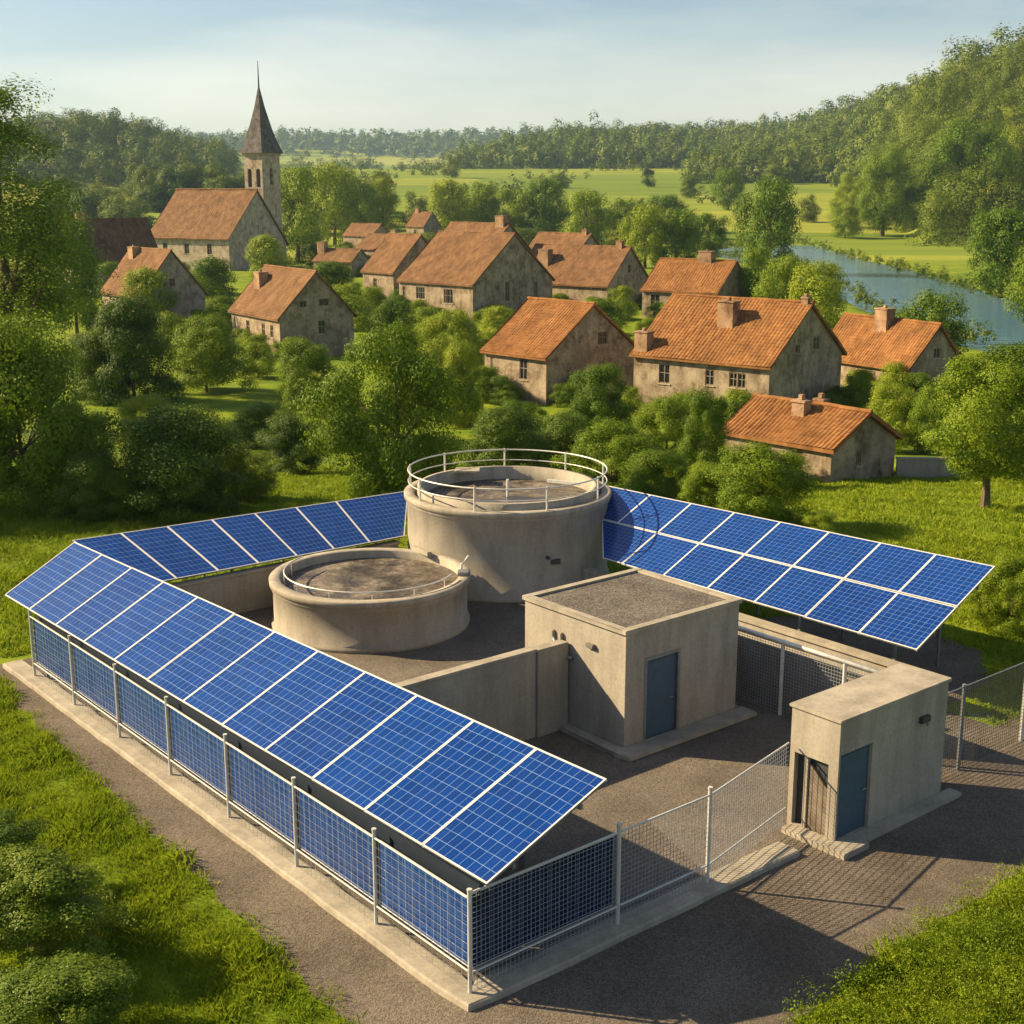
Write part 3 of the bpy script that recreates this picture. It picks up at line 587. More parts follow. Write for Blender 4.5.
def house(label, x, y, z, yaw, L, Wd, he, hr, front=(), gable=(), chim=(), wallm='plaster', tile='tile', rib=.34, doors=(), name='house', cat='house', ov=.38):
    """x,y,z: ground at the corner between the long wall and the gable; local x runs along the gable, y along the long wall"""
    t = thing(name, label, cat, (x, y, z), R(yaw-90)); mb = MB(); B = -1.2; fw = []; gw = []
    for fr, zc, wd, ht in front: fw.append((L*(1-fr), zc, wd, ht))     # measured along the long wall from its far end
    fh = [rect(a-wd/2, a+wd/2, zc-ht/2, zc+ht/2) for a, zc, wd, ht in fw] + [rect(L*(1-fr)-wd/2, L*(1-fr)+wd/2, 0, ht) for fr, wd, ht in doors]
    gw = [(Wd*fr, zc, wd, ht) for fr, zc, wd, ht in gable]; gh = [rect(a-wd/2, a+wd/2, zc-ht/2, zc+ht/2) for a, zc, wd, ht in gw]
    mb.wall((0, L, 0), (0, -1, 0), (0, 0, 1), rect(0, L, B, he), fh, .2)
    pent = [(0, B), (Wd, B), (Wd, he), (Wd/2, he+hr), (0, he)]
    mb.wall((0, 0, 0), (1, 0, 0), (0, 0, 1), pent, gh, .2); mb.wall((Wd, L, 0), (-1, 0, 0), (0, 0, 1), pent, [], .2)
    mb.wall((Wd, 0, 0), (0, 1, 0), (0, 0, 1), rect(0, L, B, he), [], .2); mb.build('wall', M[wallm], t)
    for a, zc, wd, ht in fw: window(t, (0, L, 0), (0, -1, 0), (0, 0, 1), a, zc, wd, ht, (-1, 0, 0))
    for a, zc, wd, ht in gw: window(t, (0, 0, 0), (1, 0, 0), (0, 0, 1), a, zc, wd, ht, (0, -1, 0))
    for fr, wd, ht in doors:
        yy = L*fr; MB().box(.1, .16, yy-wd/2, yy+wd/2, 0, ht).build('door', M['timber'], t)
    sl = hr/(Wd/2); ex = ov; r = MB(); up = .17
    slope(r, -ex, he-ex*sl+up, Wd/2, he+hr+up, -.3, L+.3, rib, .38); slope(r, Wd+ex, he-ex*sl+up, Wd/2, he+hr+up, -.3, L+.3, rib, .38)
    r.tube([(Wd/2, -.32+(L+.64)*i/12, he+hr+up+.05+rnd.uniform(-.03, .03)) for i in range(13)], .13, 8)
    ro = r.build('roof', M[tile], t)
    for fx, fy, cw, ch in chim:
        cx_, cy_ = Wd*fx, L*fy; zb = he+hr*(1-abs(fx-.5)*2); c = MB().box(cx_-cw/2, cx_+cw/2, cy_-cw*.7, cy_+cw*.7, zb-1.0, zb+ch).box(cx_-cw/2-.07, cx_+cw/2+.07, cy_-cw*.7-.07, cy_+cw*.7+.07, zb+ch, zb+ch+.14).box(cx_-.14, cx_+.14, cy_-.14, cy_+.14, zb+ch+.14, zb+ch+.42)
        c.build('chimney', M['brick'], ro, .03)
    HOUSES.append((x, y, yaw, L, Wd, label)); return t
HOUSES = []
house('house with attic windows and a chimney near the far roof end', -26.89, 156.97, -6.13, 124, 14.2, 9.6, 4.74, 5.0, [(.16, 3.0, .9, 1.5), (.33, 3.0, .9, 1.5), (.65, 3.0, 1.0, 1.6), (.93, 3.2, .5, 1.6)], [(.32, 6.2, .9, .8), (.6, 6.3, 1.3, .9), (.56, 3.4, .9, 1.6)], [(.3, .8, 1.2, 1.5)], 'plaster', 'tile_old', .45)
house('half hidden house with a plain shaded gable beside the tall left tree', -52.98, 194.08, -6.5, 130, 13.0, 10.2, 4.82, 6.1, [(.5, 2.9, 1, 1.5)], [(.5, 6.5, .9, 1.2)], [(.42, .8, 1.2, 1.2)], 'plaster_grey', 'tile_old', .5)
house('dark-roofed house half hidden behind the tall left tree', -86.0, 262, -6.5, 44, 15.0, 11, 6.0, 8.0, [], [(.4, 8, 1.2, 1.4)], [(.5, .1, 1.2, 1.2)], 'plaster_grey', 'tile_dark', .5)
house('large house with a broad blank gable in the middle of the village', -5.92, 206.17, -6.5, 137, 16.5, 18.2, 5.56, 7.2, [(.3, 3.6, 1.3, 2.2), (.36, 3.6, .7, 2.2), (.67, 3.8, 1.0, 1.9), (.73, 3.8, 1.0, 1.9), (.93, 3.9, .7, 1.6)], [(.42, 4.2, 1.0, 3.0), (.78, 4.2, .9, 2.4)], [], 'plaster', 'tile_old', .5)
house('small annex adjoining the far end of the large blank-gabled house', -20.58, 237.36, -6.51, 134, 8.6, 12.5, 5.59, 6.1, [(.6, 3.6, 1.0, 1.6)], [], [], 'plaster', 'tile_old', .5)
house('cottage with a tall dark window and no chimney in front of the village', 3.01, 118.58, -5.53, 133, 8.1, 11.6, 4.2, 4.2, [(.36, 2.9, 1.0, 1.9), (.88, 2.6, .35, 2.0)], [(.62, 5.4, 1.3, 1.2), (.3, 2.2, .8, .9)], [], 'plaster', 'tile', .34)
house('house with a chimney on its near slope, behind the front cottage', 15.88, 227.27, -6.51, 143, 19.5, 13.5, 3.96, 6.0, [(.83, 2.4, 1.4, 1.8), (.64, 2.4, .9, 1.4)], [(.5, 6.5, 1.0, 1.4)], [(.26, .78, 1.5, 2.3), (.5, .1, .9, 1.0)], 'plaster', 'tile_old', .5)
house('small house with one ridge chimney behind the largest house', 30.99, 206.17, -6.5, 146, 12.8, 12.3, 4.36, 4.35, [(.82, 2.6, 1.6, 2.2)], [], [(.5, .38, 1.6, 1.4)], 'plaster', 'tile', .45)
house('largest house with a broad roof chimney and a second one at its eave', 20.21, 105.6, -5.51, 139, 13.1, 11.87, 5.08, 4.37, [(.19, 3.7, .75, 1.2), (.25, 3.7, .75, 1.2), (.42, 3.7, .85, 1.3), (.76, 3.6, 1.1, 1.6)], [(.36, 6.1, .7, .7), (.62, 6.3, 1.0, 1.1)], [(.3, .47, 1.1, 1.8), (.04, .95, .95, 1.4), (.5, .03, .45, .5)], 'plaster', 'tile', .34, [(.3, 1.0, 2.0)])
house('low outbuilding with a tiled roof just beyond the meadow', 16.03, 66.55, -1.37, 131, 7.0, 5.6, 1.66, 1.5, [(.62, .95, .8, 1.0)], [(.42, 1.0, .45, .85)], [(.36, .5, .6, .75), (.7, .52, .45, .8)], 'plaster', 'tile', .26, [(.3, .75, 1.45)], ov=.25)
house('house with a boxy chimney near the river bank', 35.01, 118.58, -5.53, 121, 11.4, 6.6, 3.29, 3.5, [(.9, 1.9, .8, 1.4), (.2, 2.0, .8, 1.3)], [(.5, 4.4, .8, .9)], [(.42, .52, 1.1, 1.6)], 'plaster', 'tile', .32)
def small_house(label, u0, v0, yaw, L, Wd, he, hr, **k):
    g = ground(u0, v0); return house(label, g[0], g[1], g[2], yaw, L, Wd, he, hr, **k)
small_house('little house with its gable to the fields behind the village trees', 424, 243, 140, 9, 9, 6.0, 5.0, front=[(.5, 4, 1.2, 1.6)], chim=[(.5, .8, 1.3, 1.2)], tile='tile_old', rib=.6)
house('long roof showing above the large blank-gabled house', -4.6, 240.6, -6.5, 137, 14.5, 12, 8.5, 5.0, chim=[(.5, .12, 1.5, 1.4)], tile='tile_old', rib=.6)
house('weathered roof behind the house with a chimney on its near slope', 11.0, 257.6, -6.5, 139, 12.5, 12, 6.4, 4.8, tile='tile_old', rib=.6, chim=[(.5, .1, .8, .9)])
small_house('roof with a chimney between the church and the large house', 386, 268, 140, 11, 10, 4.6, 3.5, tile='tile_old', rib=.6, chim=[(.5, .15, 1.2, 1.2)])
small_house('low roofed shed beside the church gable', 352, 277, 150, 11, 7, 3.4, 2.6, tile='tile_old', rib=.6, chim=[(.4, .95, 1.5, 2.0)])
small_house('farther roof left of the little field-side house', 372, 252, 142, 13, 9, 5.0, 3.6, tile='tile_old', rib=.6)
g = ground(934, 478)
t = thing('garden_wall', 'grey garden wall beside the low outbuilding', 'wall', g, R(-3)); mb = MB().box(-2.0, 2.0, -.12, .12, -.3, 1.0).build('wall', M['concrete'], t, .02); MB().box(-2.05, 2.05, -.16, .16, 1.0, 1.1).build('coping', M['concrete'], t, .02)

# church
t = thing('church', 'church with a long tiled nave and a slate spire at the village edge', 'church', (-69.8, 338.85, -6.5), R(152-90))
L, Wd, he, hr = 25.7, 23.0, 8.13, 11.2; mb = MB(); hs = [(5.2, 5.2, 1.5, 2.6), (12.2, 5.2, 1.5, 2.6), (19.5, 5.2, 1.5, 2.6)]
def arch(cx_, z0, wd, ht, n=8): return [(cx_-wd/2, z0), (cx_+wd/2, z0)] + [(cx_+wd/2*math.cos(PI*i/n), z0+ht-wd/2+wd/2*math.sin(PI*i/n)) for i in range(n+1)]
pent = [(0, -2), (Wd, -2), (Wd, he-2), (Wd/2, he+hr), (0, he)]
mb.wall((0, L, 0), (0, -1, 0), (0, 0, 1), rect(0, L, -2, he), [rect(a-w_/2, a+w_/2, z_-h_/2, z_+h_/2) for a, z_, w_, h_ in hs], .3)
mb.wall((0, 0, 0), (1, 0, 0), (0, 0, 1), pent, [], .3); mb.wall((Wd, L, 0), (-1, 0, 0), (0, 0, 1), [(Wd-p[0], p[1]) for p in pent][::-1], [], .3); mb.build('nave_wall', M['stone'], t)
for a, z_, w_, h_ in hs: window(t, (0, L, 0), (0, -1, 0), (0, 0, 1), a, z_, w_, h_, (-1, 0, 0), .3)
r = MB(); sl = hr/(Wd/2); slope(r, -.7, he-.7*sl+.2, Wd/2, he+hr+.2, -.5, L+.5, .7, .6, .05); slope(r, Wd+.7, he-2-.7*sl*1.15+.2, Wd/2, he+hr+.2, -.5, L+.5, .7, .6, .05)
r.tube([(Wd/2, -.5, he+hr+.3), (Wd/2, L+.5, he+hr+.3)], .25, 8); r.build('roof', M['tile_old'], t)
tx0, tx1, ty0, ty1, TH = 14.8, 22.0, .3, 6.1, 28.6; mb = MB()
lf = [arch(1.7, TH-8.4, 1.3, 4.6), arch(4.4, TH-8.4, 1.3, 4.6)]; rf = [arch(3.6, TH-7.8, 1.2, 4.2)]
mb.wall((tx0, ty1, 0), (0, -1, 0), (0, 0, 1), rect(0, ty1-ty0, -2, TH), lf, .7); mb.wall((tx0, ty0, 0), (1, 0, 0), (0, 0, 1), rect(0, tx1-tx0, -2, TH), rf, .7)
mb.wall((tx1, ty0, 0), (0, 1, 0), (0, 0, 1), rect(0, ty1-ty0, -2, TH), [], .7); mb.wall((tx1, ty1, 0), (-1, 0, 0), (0, 0, 1), rect(0, tx1-tx0, -2, TH), [], .7); mb.build('tower_wall', M['stone'], t)
for cy_ in (1.7, 4.4):
    lm = MB()
    for k in range(8): lm.box(tx0+.35, tx0+.5, ty1-cy_-.65, ty1-cy_+.65, TH-8.3+k*.55, TH-8.05+k*.55)
    lm.build('louvre', M['timber'], t)
MB().box(tx0+.72, tx0+.76, ty0+.3, ty1-.3, TH-9, TH-3).box(tx0+2, tx1-2, ty0+.72, ty0+.76, TH-9, TH-3).build('belfry_shutter', M['dark_metal'], t)
MB().box(tx0-.3, tx1+.3, ty0-.3, ty1+.3, TH-.5, TH).build('cornice', M['stone'], t)
cx_, cy_ = (tx0+tx1)/2, (ty0+ty1)/2; mb = MB(); prof = [(1.22, 0, 4), (1.16, .7, 4), (.86, 3.4, 4), (.62, 6.5, 4), (.3, 11.2, 4), (.03, 16.4, 4)]; hx, hy = (tx1-tx0)/2, (ty1-ty0)/2; ring = []
for k, z_, _ in prof:
    rr = [(cx_+hx*k*sx, cy_+hy*k*sy, TH+z_) for sx, sy in ((-1, -1), (0, -1.0), (1, -1), (1, 0), (1, 1), (0, 1), (-1, 1), (-1, 0))]; ring.append([len(mb.v)+i for i in range(8)]); mb.v += rr
for a, b_ in zip(ring[:-1], ring[1:]):
    for i in range(8): mb.f.append((a[i], a[(i+1) % 8], b_[(i+1) % 8], b_[i]))
mb.f.append(tuple(ring[0])); mb.build('spire', M['slate'], t)
MB().tube([(cx_, cy_, TH+15.8), (cx_, cy_, TH+22.5)], [.22, .07], 8).build('finial', M['dark_metal'], t)

# ------------------------------------------------------------------ foliage
def prof_w(t, kind):
    if kind == 'bush': return np.sqrt(np.clip(1-(t*.98)**2.2, 0, 1))*(.82+.18*np.clip(t*5, 0, 1))
    if kind == 'tall': return np.interp(t, [0, .12, .3, .5, .7, .86, 1], [.55, .9, 1, .85, .6, .42, .15])
    return np.sqrt(np.clip(1-(2*t-1)**2, 0, 1))**.8
def crown_pts(rg, kind, nclump, nleaf, leaf, crad, round_=.25):
    t = rg.uniform(.05, .95, nclump); wv = prof_w(t, kind); th = rg.uniform(0, 2*PI, nclump)
    f1, f2 = rg.uniform(0, 6.28, 2); wv = wv*(1 + .2*np.sin(2*th+f1+3*t) + .18*np.sin(3*th+f2-5*t))
    rr = wv*np.clip(rg.beta(2.6, .9, nclump), .1, 1)*(1-crad*.5)
    c = np.stack([rr*np.cos(th), rr*np.sin(th), (4 if kind == 'tall' else 2)*t], 1); cr_ = crad*rg.uniform(.4, 1.35, nclump)
    k = rg.choice(nclump, nleaf, p=cr_**2/np.sum(cr_**2)); d = rg.normal(size=(nleaf, 3)); d[:, 2] = d[:, 2]*.9+.25
    d /= np.linalg.norm(d, axis=1)[:, None]; rad_ = cr_[k]*np.clip(rg.normal(.88, .2, nleaf), .3, 1.4)
    p = c[k] + d*rad_[:, None]*np.array([1, 1, .8]); out = p - np.array([0, 0, .7]); out /= np.linalg.norm(out, axis=1)[:, None]
    nrm = d*.7 + out*round_*1.6 + rg.normal(0, .27 if round_ < .5 else .17, (nleaf, 3)); nrm /= np.linalg.norm(nrm, axis=1)[:, None]
    a = np.cross(nrm, rg.normal(size=(nleaf, 3))); a /= np.linalg.norm(a, axis=1)[:, None]; b_ = np.cross(nrm, a)
    s = leaf*rg.uniform(.6, 1.3, nleaf)[:, None]
    return np.stack([p-a*s, p-b_*s*.6, p+a*s, p+b_*s*.6], 1)       # (n, 4, 3)
def crown_mesh(name, seed, kind, nclump, nleaf, leaf, crad, material):
    return arr_mesh(name, crown_pts(np.random.default_rng(seed), kind, nclump, nleaf, leaf, crad).reshape(-1, 3), 4, material)
def trunk_mesh(seed):
    r = random.Random(seed); mb = MB(); lean = r.uniform(-.05, .05)
    mb.tube([(0, 0, -.03), (0, 0, .02), (lean*.3, 0, .15), (lean*.6, .01, .35), (lean, 0, .6), (lean*1.2, 0, .85)], [.055, .04, .032, .026, .016, .005], 8)
    for k in range(9):
        a = k*2.4+r.uniform(-.4, .4); z = r.uniform(.2, .6); l = r.uniform(.2, .36); p = (lean*z*1.5, 0, z)
        mb.tube([p, (p[0]+math.cos(a)*l*.5, math.sin(a)*l*.5, z+l*.35), (p[0]+math.cos(a)*l, math.sin(a)*l, z+l*.8)], [.014, .009, .003], 6)
    me = mb.build('trunk', M['bark']); m_ = me.data; bpy.data.objects.remove(me); return m_
TR = [trunk_mesh(k) for k in range(3)]
CR = {}
for kind, ncl in (('bush', 95), ('round', 120), ('tall', 230)):
    CR[kind, 'near'] = [crown_mesh('crown', 10+k, kind, ncl, 62000, .0185, .25, M['leaf']) for k in range(2)]
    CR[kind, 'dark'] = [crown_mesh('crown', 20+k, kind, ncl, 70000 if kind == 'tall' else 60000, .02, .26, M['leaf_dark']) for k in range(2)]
    CR[kind, 'mid'] = [crown_mesh('crown', 30+k, kind, 70, 18000, .031, .3, M['leaf']) for k in range(3)]
    CR[kind, 'far'] = [crown_mesh('crown', 40+k, kind, 48, 8000, .043, .34, M['leaf_far']) for k in range(3)]
def add(name, me, parent=None): o = bpy.data.objects.new(name, me); C.objects.link(o); o.parent = parent; return o
def plant(kind, lod, x, y, wd, ht, label, group=None, clear=.12, name=None):
    """a tree (trunk + crown) or, for bushes, a shrub whose foliage starts at the ground; wd, ht in metres"""
    z = float(terr(x, y)); me = rnd.choice(CR[kind, lod]); yaw = rnd.uniform(0, 2*PI)
    t = thing(name or ('shrub' if kind == 'bush' else 'tree'), label, 'shrub' if kind == 'bush' else 'tree', (x, y, z), yaw, group)
    c = add('foliage' if kind == 'bush' else 'crown', me, t); zb = -.03*ht if kind == 'bush' else ht*clear
    c.location = (0, 0, zb); c.scale = (wd*.45, wd*.45*rnd.uniform(.9, 1.1), (ht*.95-zb)/(4 if kind == 'tall' else 2))
    s = add('stem' if kind == 'bush' else 'trunk', rnd.choice(TR), t); s.scale = (min(ht*(.5 if kind == 'bush' else .8), wd*.85),)*2 + (ht*(.6 if kind == 'bush' else .95),)
    return t
def plant_px(kind, lod, u, vb, vt, wpx, label, **k):
    g = ground(u, vb); s = g[1]*math.cos(PITCH)/F_PX*1.03; return plant(kind, lod, g[0], g[1], wpx*s, (vb-vt)*s*1.0, label, **k)
NEAR = [
 ('bush', 'dark', 292, 474, 412, 84, 'dark bush added for the shade beside the big round tree, lawn side', 0),  # dark foliage standing in for deep shade on open lawn
 ('bush', 'dark', 95, 520, 448, 90, 'dark low thicket between the big rounded bush tree and the broad shaded bush', 0),
 ('round', 'mid', 150, 330, 268, 54, 'small round tree against the plain shaded gable', .06),
 ('bush', 'mid', 392, 300, 272, 34, 'little bush between the small annex and the large front wall', 0),
 ('bush', 'mid', 318, 268, 244, 46, 'bush between the church tree pair and the low shed', 0),
 ('round', 'mid', 78, 345, 214, 64, 'dark tree in front of the dark-roofed house', .1),
 ('bush', 'mid', 118, 300, 262, 50, 'bush between the dark-roofed house and the half hidden house', 0),
 ('bush', 'near', 150, 438, 392, 70, 'mid green bush at the back of the dim lawn', 0),
 ('bush', 'dark', 100, 400, 330, 90, 'dark bush filling the gap under the tall left tree', 0),
 ('bush', 'dark', 235, 500, 440, 90, 'low dark bush on the right side of the broad shaded bush', 0),
 ('bush', 'mid', 120, 345, 300, 60, 'bush at the foot of the half hidden house, below its eave', 0),
 ('bush', 'mid', 168, 352, 312, 62, 'dark bush under the plain shaded gable', 0),
 ('bush', 'mid', 222, 330, 296, 44, 'bush left of the attic-window house', 0),
 ('bush', 'mid', 258, 378, 342, 50, 'low bush under the three front windows of the attic-window house', 0),
 ('bush', 'mid', 372, 320, 286, 44, 'small bush in front of the small annex', 0),
 ('bush', 'mid', 425, 345, 306, 50, 'bush between the big round tree and the large house corner', 0),
 ('bush', 'mid', 500, 338, 306, 46, 'low bush at the near corner of the large blank-gabled house', 0),
 ('bush', 'mid', 622, 320, 286, 40, 'bush at the corner of the house with a chimney on its near slope', 0),
 ('bush', 'mid', 668, 338, 312, 40, 'low bush under the small ridge-chimney house wall', 0),
 ('bush', 'near', 520, 452, 398, 70, 'brushy bush at the near corner of the front cottage', 0),
 ('bush', 'near', 745, 470, 420, 56, 'bush between the largest house and the outbuilding roof', 0),
 ('bush', 'dark', 70, 470, 400, 100, 'dark thicket right of the big rounded bush tree', 0),
 ('bush', 'dark', 262, 448, 402, 70, 'low bush on the dim lawn beside the big round tree', 0),
 ('bush', 'mid', 875, 350, 312, 50, 'bush by the water behind the boxy chimney', 0),
 ('tall', 'near', 14, 432, 70, 235, 'tall leafy tree towering at the left edge above the hill', .22),
 ('bush', 'near', 30, 508, 308, 190, 'big rounded bush tree below the tall left tree', 0),
 ('bush', 'dark', 182, 512, 402, 160, 'broad shaded bush on the dim lawn behind the rear solar row', 0),
 ('bush', 'near', 207, 392, 314, 100, 'bright bush in front of the half hidden house, left of the two-window gable', 0),
 ('bush', 'dark', 135, 402, 296, 95, 'dark bush between the left bush tree and the half hidden house', 0),
 ('bush', 'near', 308, 412, 336, 78, 'lit bush against the gable with two windows', 0),
 ('round', 'near', 395, 512, 318, 160, 'big round tree standing left of the tall railed tank', .03),
 ('bush', 'near', 345, 420, 372, 60, 'small bush at the left foot of the big round tree', 0),
 ('bush', 'near', 452, 372, 308, 78, 'bush below the large blank-gabled house', 0),
 ('bush', 'near', 462, 425, 340, 60, 'olive bush between the big round tree and the front cottage', 0),
 ('bush', 'dark', 505, 482, 404, 110, 'shaded bush in front of the front cottage', 0),
 ('bush', 'dark', 560, 478, 410, 95, 'dark hedge bush right of the cottage and behind the tall railed tank', 0),
 ('bush', 'near', 600, 434, 362, 92, 'bright round bush by the gable of the front cottage', 0),
 ('bush', 'near', 612, 497, 418, 115, 'bright bush just behind the tall railed tank railing', 0),
 ('bush', 'near', 665, 470, 392, 80, 'upright bush against the largest house, left one of two', 0),
 ('bush', 'near', 702, 486, 386, 84, 'upright bush between the largest house and the low outbuilding', 0),
 ('bush', 'near', 657, 512, 446, 90, 'low bush behind the left end of the double solar row', 0),
 ('bush', 'near', 760, 528, 438, 130, 'wide bush in front of the low outbuilding', 0),
 ('bush', 'near', 712, 520, 458, 86, 'bush behind the middle of the double solar row', 0),
 ('bush', 'near', 820, 540, 510, 60, 'small scrubby bush at the near edge of the meadow', 0),
 ('round', 'near', 985, 508, 348, 150, 'meadow tree with a bare leaning trunk and wide crown', .2),
 ('bush', 'near', 1008, 632, 548, 86, 'bush at the right end of the double solar row', 0),
 ('bush', 'near', 893, 452, 380, 80, 'dark green bush between the outbuilding and the house with a boxy chimney', 0),
 ('bush', 'near', 940, 455, 372, 70, 'bush filling the gap left of the meadow tree', 0),
 ('bush', 'near', 858, 420, 368, 50, 'ivy-like bush between the largest house and the boxy-chimney house', 0),
 ('round', 'mid', 925, 392, 290, 76, 'round tree between the boxy-chimney house and the river', .05),
 ('bush', 'mid', 1012, 398, 342, 90, 'wide bush on the near river bank above the meadow tree', 0),
 ('round', 'mid', 815, 332, 262, 72, 'round tree on the near bank behind the largest roof', .03),
 ('round', 'mid', 786, 325, 256, 60, 'tree right of the small house with one ridge chimney', .03),
 ('round', 'mid', 756, 318, 246, 48, 'dark narrow tree touching the small ridge-chimney house', .03),
 ('round', 'mid', 767, 272, 180, 72, 'tall rounded tree standing at the upper river bend', .04),
 ('round', 'mid', 1000, 295, 210, 80, 'round bank tree at the right edge across the river', .02),
 ('bush', 'mid', 1040, 322, 235, 70, 'second bank tree cut by the right edge', 0),
 ('bush', 'mid', 268, 282, 236, 48, 'bright bush right of the church gable', 0),
 ('bush', 'mid', 212, 306, 258, 64, 'bush below the church nave', 0),
 ('bush', 'mid', 180, 292, 262, 40, 'small bush between the nave and the half hidden house', 0),
 ('bush', 'mid', 330, 300, 262, 60, 'bush left of the small annex', 0),
 ('bush', 'mid', 345, 330, 285, 70, 'shaded bush below the small annex', 0),
 ('bush', 'near', 645, 350, 318, 44, 'small bush left of the largest house eave', 0),
 ('bush', 'mid', 600, 335, 298, 60, 'bush behind the front cottage roof', 0),
 ('bush', 'mid', 395, 352, 300, 60, 'shaded bush below the large house front wall', 0),
 ('round', 'mid', 298, 258, 168, 66, 'tree directly right of the church tower', .02),
 ('round', 'mid', 335, 246, 166, 60, 'second tree to the right of the church tower', .02),
 ('tall', 'mid', 384, 246, 176, 46, 'upright light tree left of the little field-side house', .02),
 ('round', 'mid', 360, 238, 178, 50, 'dark tree between the church trees and the upright light tree', .02),
 ('round', 'mid', 450, 240, 182, 50, 'tree right of the little field-side house', .02),
 ('round', 'mid', 482, 238, 184, 48, 'tree above the long roof behind the blank gable', .02),
 ('round', 'mid', 515, 240, 190, 44, 'tree behind the ridge chimney of the long roof', .02),
 ('round', 'mid', 546, 240, 180, 50, 'taller tree at the centre of the belt behind the roofs', .02),
 ('round', 'mid', 586, 252, 192, 62, 'dark leafy tree above the weathered roof', .02),
 ('round', 'mid', 620, 248, 200, 40, 'tree right of the weathered roof', .02),
 ('round', 'mid', 645, 268, 206, 50, 'tree behind the small house, to its left', .02),
 ('round', 'mid', 676, 268, 210, 54, 'tree behind the small house chimney', .02),
 ('round', 'mid', 708, 262, 214, 44, 'tree between the small house and the river bend tree', .02),
 ('round', 'mid', 664, 232, 196, 50, 'pale tree on the field edge above the small house', .02),
 ('bush', 'far', 690, 198, 176, 27, 'lone round bush in the middle of the bright field', 0),
 ('bush', 'far', 648, 187, 169, 17, 'smaller lone bush higher up the field', 0),
 ('round', 'mid', 728, 210, 170, 36, 'dark field tree left of the tall river bend tree', .02),
 ('bush', 'far', 641, 208, 198, 12, 'tiny bush at the lower field edge', 0),
 ('bush', 'far', 773, 184, 165, 28, 'flat bush at the foot of the wooded hill', 0),
 ('round', 'far', 452, 178, 156, 22, 'round tree alone on the far fields', .02),
 ('bush', 'far', 560, 188, 172, 24, 'pale bush on the left of the field', 0),
 ('bush', 'far', 808, 222, 195, 26, 'small tree beside the tall river bend tree', 0),
 ('round', 'near', 850, 228, 176, 44, 'tree at the left foot of the wooded hill', .0),
 ('round', 'near', 882, 236, 150, 66, 'large tree at the hill foot above the far bank meadow', .0),
 ('round', 'near', 968, 228, 124, 96, 'largest tree on the lower slope of the wooded hill', .0),
 ('bush', 'near', 924, 228, 186, 40, 'bush tree between the two large hill foot trees', 0),
 ('round', 'near', 1015, 218, 130, 70, 'hill foot tree at the right edge', .0),
 ('bush', 'mid', 845, 238, 206, 36, 'low bush on the far river bank', 0),
 ('bush', 'mid', 905, 232, 200, 30, 'rounded low bush at the back of the far bank meadow', 0),
]
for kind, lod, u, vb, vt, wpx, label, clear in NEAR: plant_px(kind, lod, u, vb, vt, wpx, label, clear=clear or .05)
# the belt of trees behind the church and the village
for k in range(90):
    u = rnd.uniform(60, 720) if k < 70 else rnd.uniform(60, 330); vb = rnd.uniform(212, 240) if u < 430 else rnd.uniform(226, 252); h = rnd.uniform(24, 44) if u < 430 else rnd.uniform(13, 25); wp_ = rnd.uniform(30, 52)
    if 140 < u < 300 and vb > 214: vb = rnd.uniform(205, 214)
    plant_px(rnd.choice(['round', 'round', 'bush']), 'far', u, vb, vb-h, wp_, 'bushy green tree in the belt between the village and the fields', group='trees between the village and the fields', clear=.03)
for x_, y_, w_, h_, l_ in ((-33, 58, 11, 13, 'unseen tree added beyond the left edge to shade the dim lawn'), (-37, 68, 11, 14, 'unseen tree added behind its neighbour beyond the left edge to shade the lawn')): plant('round', 'dark', x_, y_, w_, h_, l_, clear=.08)  # out of view, added to cast shade across the lawn
SHORT = ['attic-window house with the far roof chimney', 'half hidden house with a plain gable', 'dark-roofed house', 'large blank-gabled house', 'small annex of the blank-gabled house',
 'front cottage', 'house behind the front cottage', 'small ridge-chimney house', 'largest house', 'low outbuilding by the meadow', 'boxy-chimney house near the river', 'little field-side house', 'long roof behind the blank gable',
 'weathered roof house', 'roofed house between church and blank gable', 'low shed beside the church', 'farther roof left of the field-side house']
for (x_, y_, yaw_, L_, W_, _l), lab_ in zip(HOUSES, SHORT):
    d_ = np.array([math.cos(R(yaw_)), math.sin(R(yaw_))]); e_ = np.array([d_[1], -d_[0]]); small = y_ < 80
    for k in range(5 if small else 9):
        p = np.array([x_, y_]) + (d_*rnd.uniform(-.05, 1.1)*L_ - e_*rnd.uniform(.7, 2.6) if k % 9 < 6 else e_*rnd.uniform(-.1, 1.0)*W_ - d_*rnd.uniform(.7, 2.4))
        w_ = rnd.uniform(1.0, 1.8) if small else rnd.uniform(2.2, 4.6); plant('bush', 'mid', p[0], p[1], w_, w_*rnd.uniform(.55, .85), 'low shrub at the foot of the ' + lab_, group='shrubs round the ' + lab_)
# shrubs in the near corners
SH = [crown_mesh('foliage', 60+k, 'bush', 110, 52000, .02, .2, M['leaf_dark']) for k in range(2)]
for (u, v, wd, ht, label) in ((30, 960, 3.0, 1.9, 'dark shrub at the left edge above the corner shrub'), (62, 1045, 2.7, 1.35, 'shrub in the bottom left corner'), (-8, 895, 2.4, 1.5, 'shrub half cut off by the left edge, highest of three')):
    g = at(u, v); t = thing('shrub', label, 'shrub', (g[0], g[1], 0), rnd.uniform(0, 6)); c = add('foliage', rnd.choice(SH), t); c.scale = (wd/2, wd/2, ht/2); c.location = (0, 0, -.05); s = add('stem', TR[0], t); s.scale = (ht*.5, ht*.5, ht*.6)

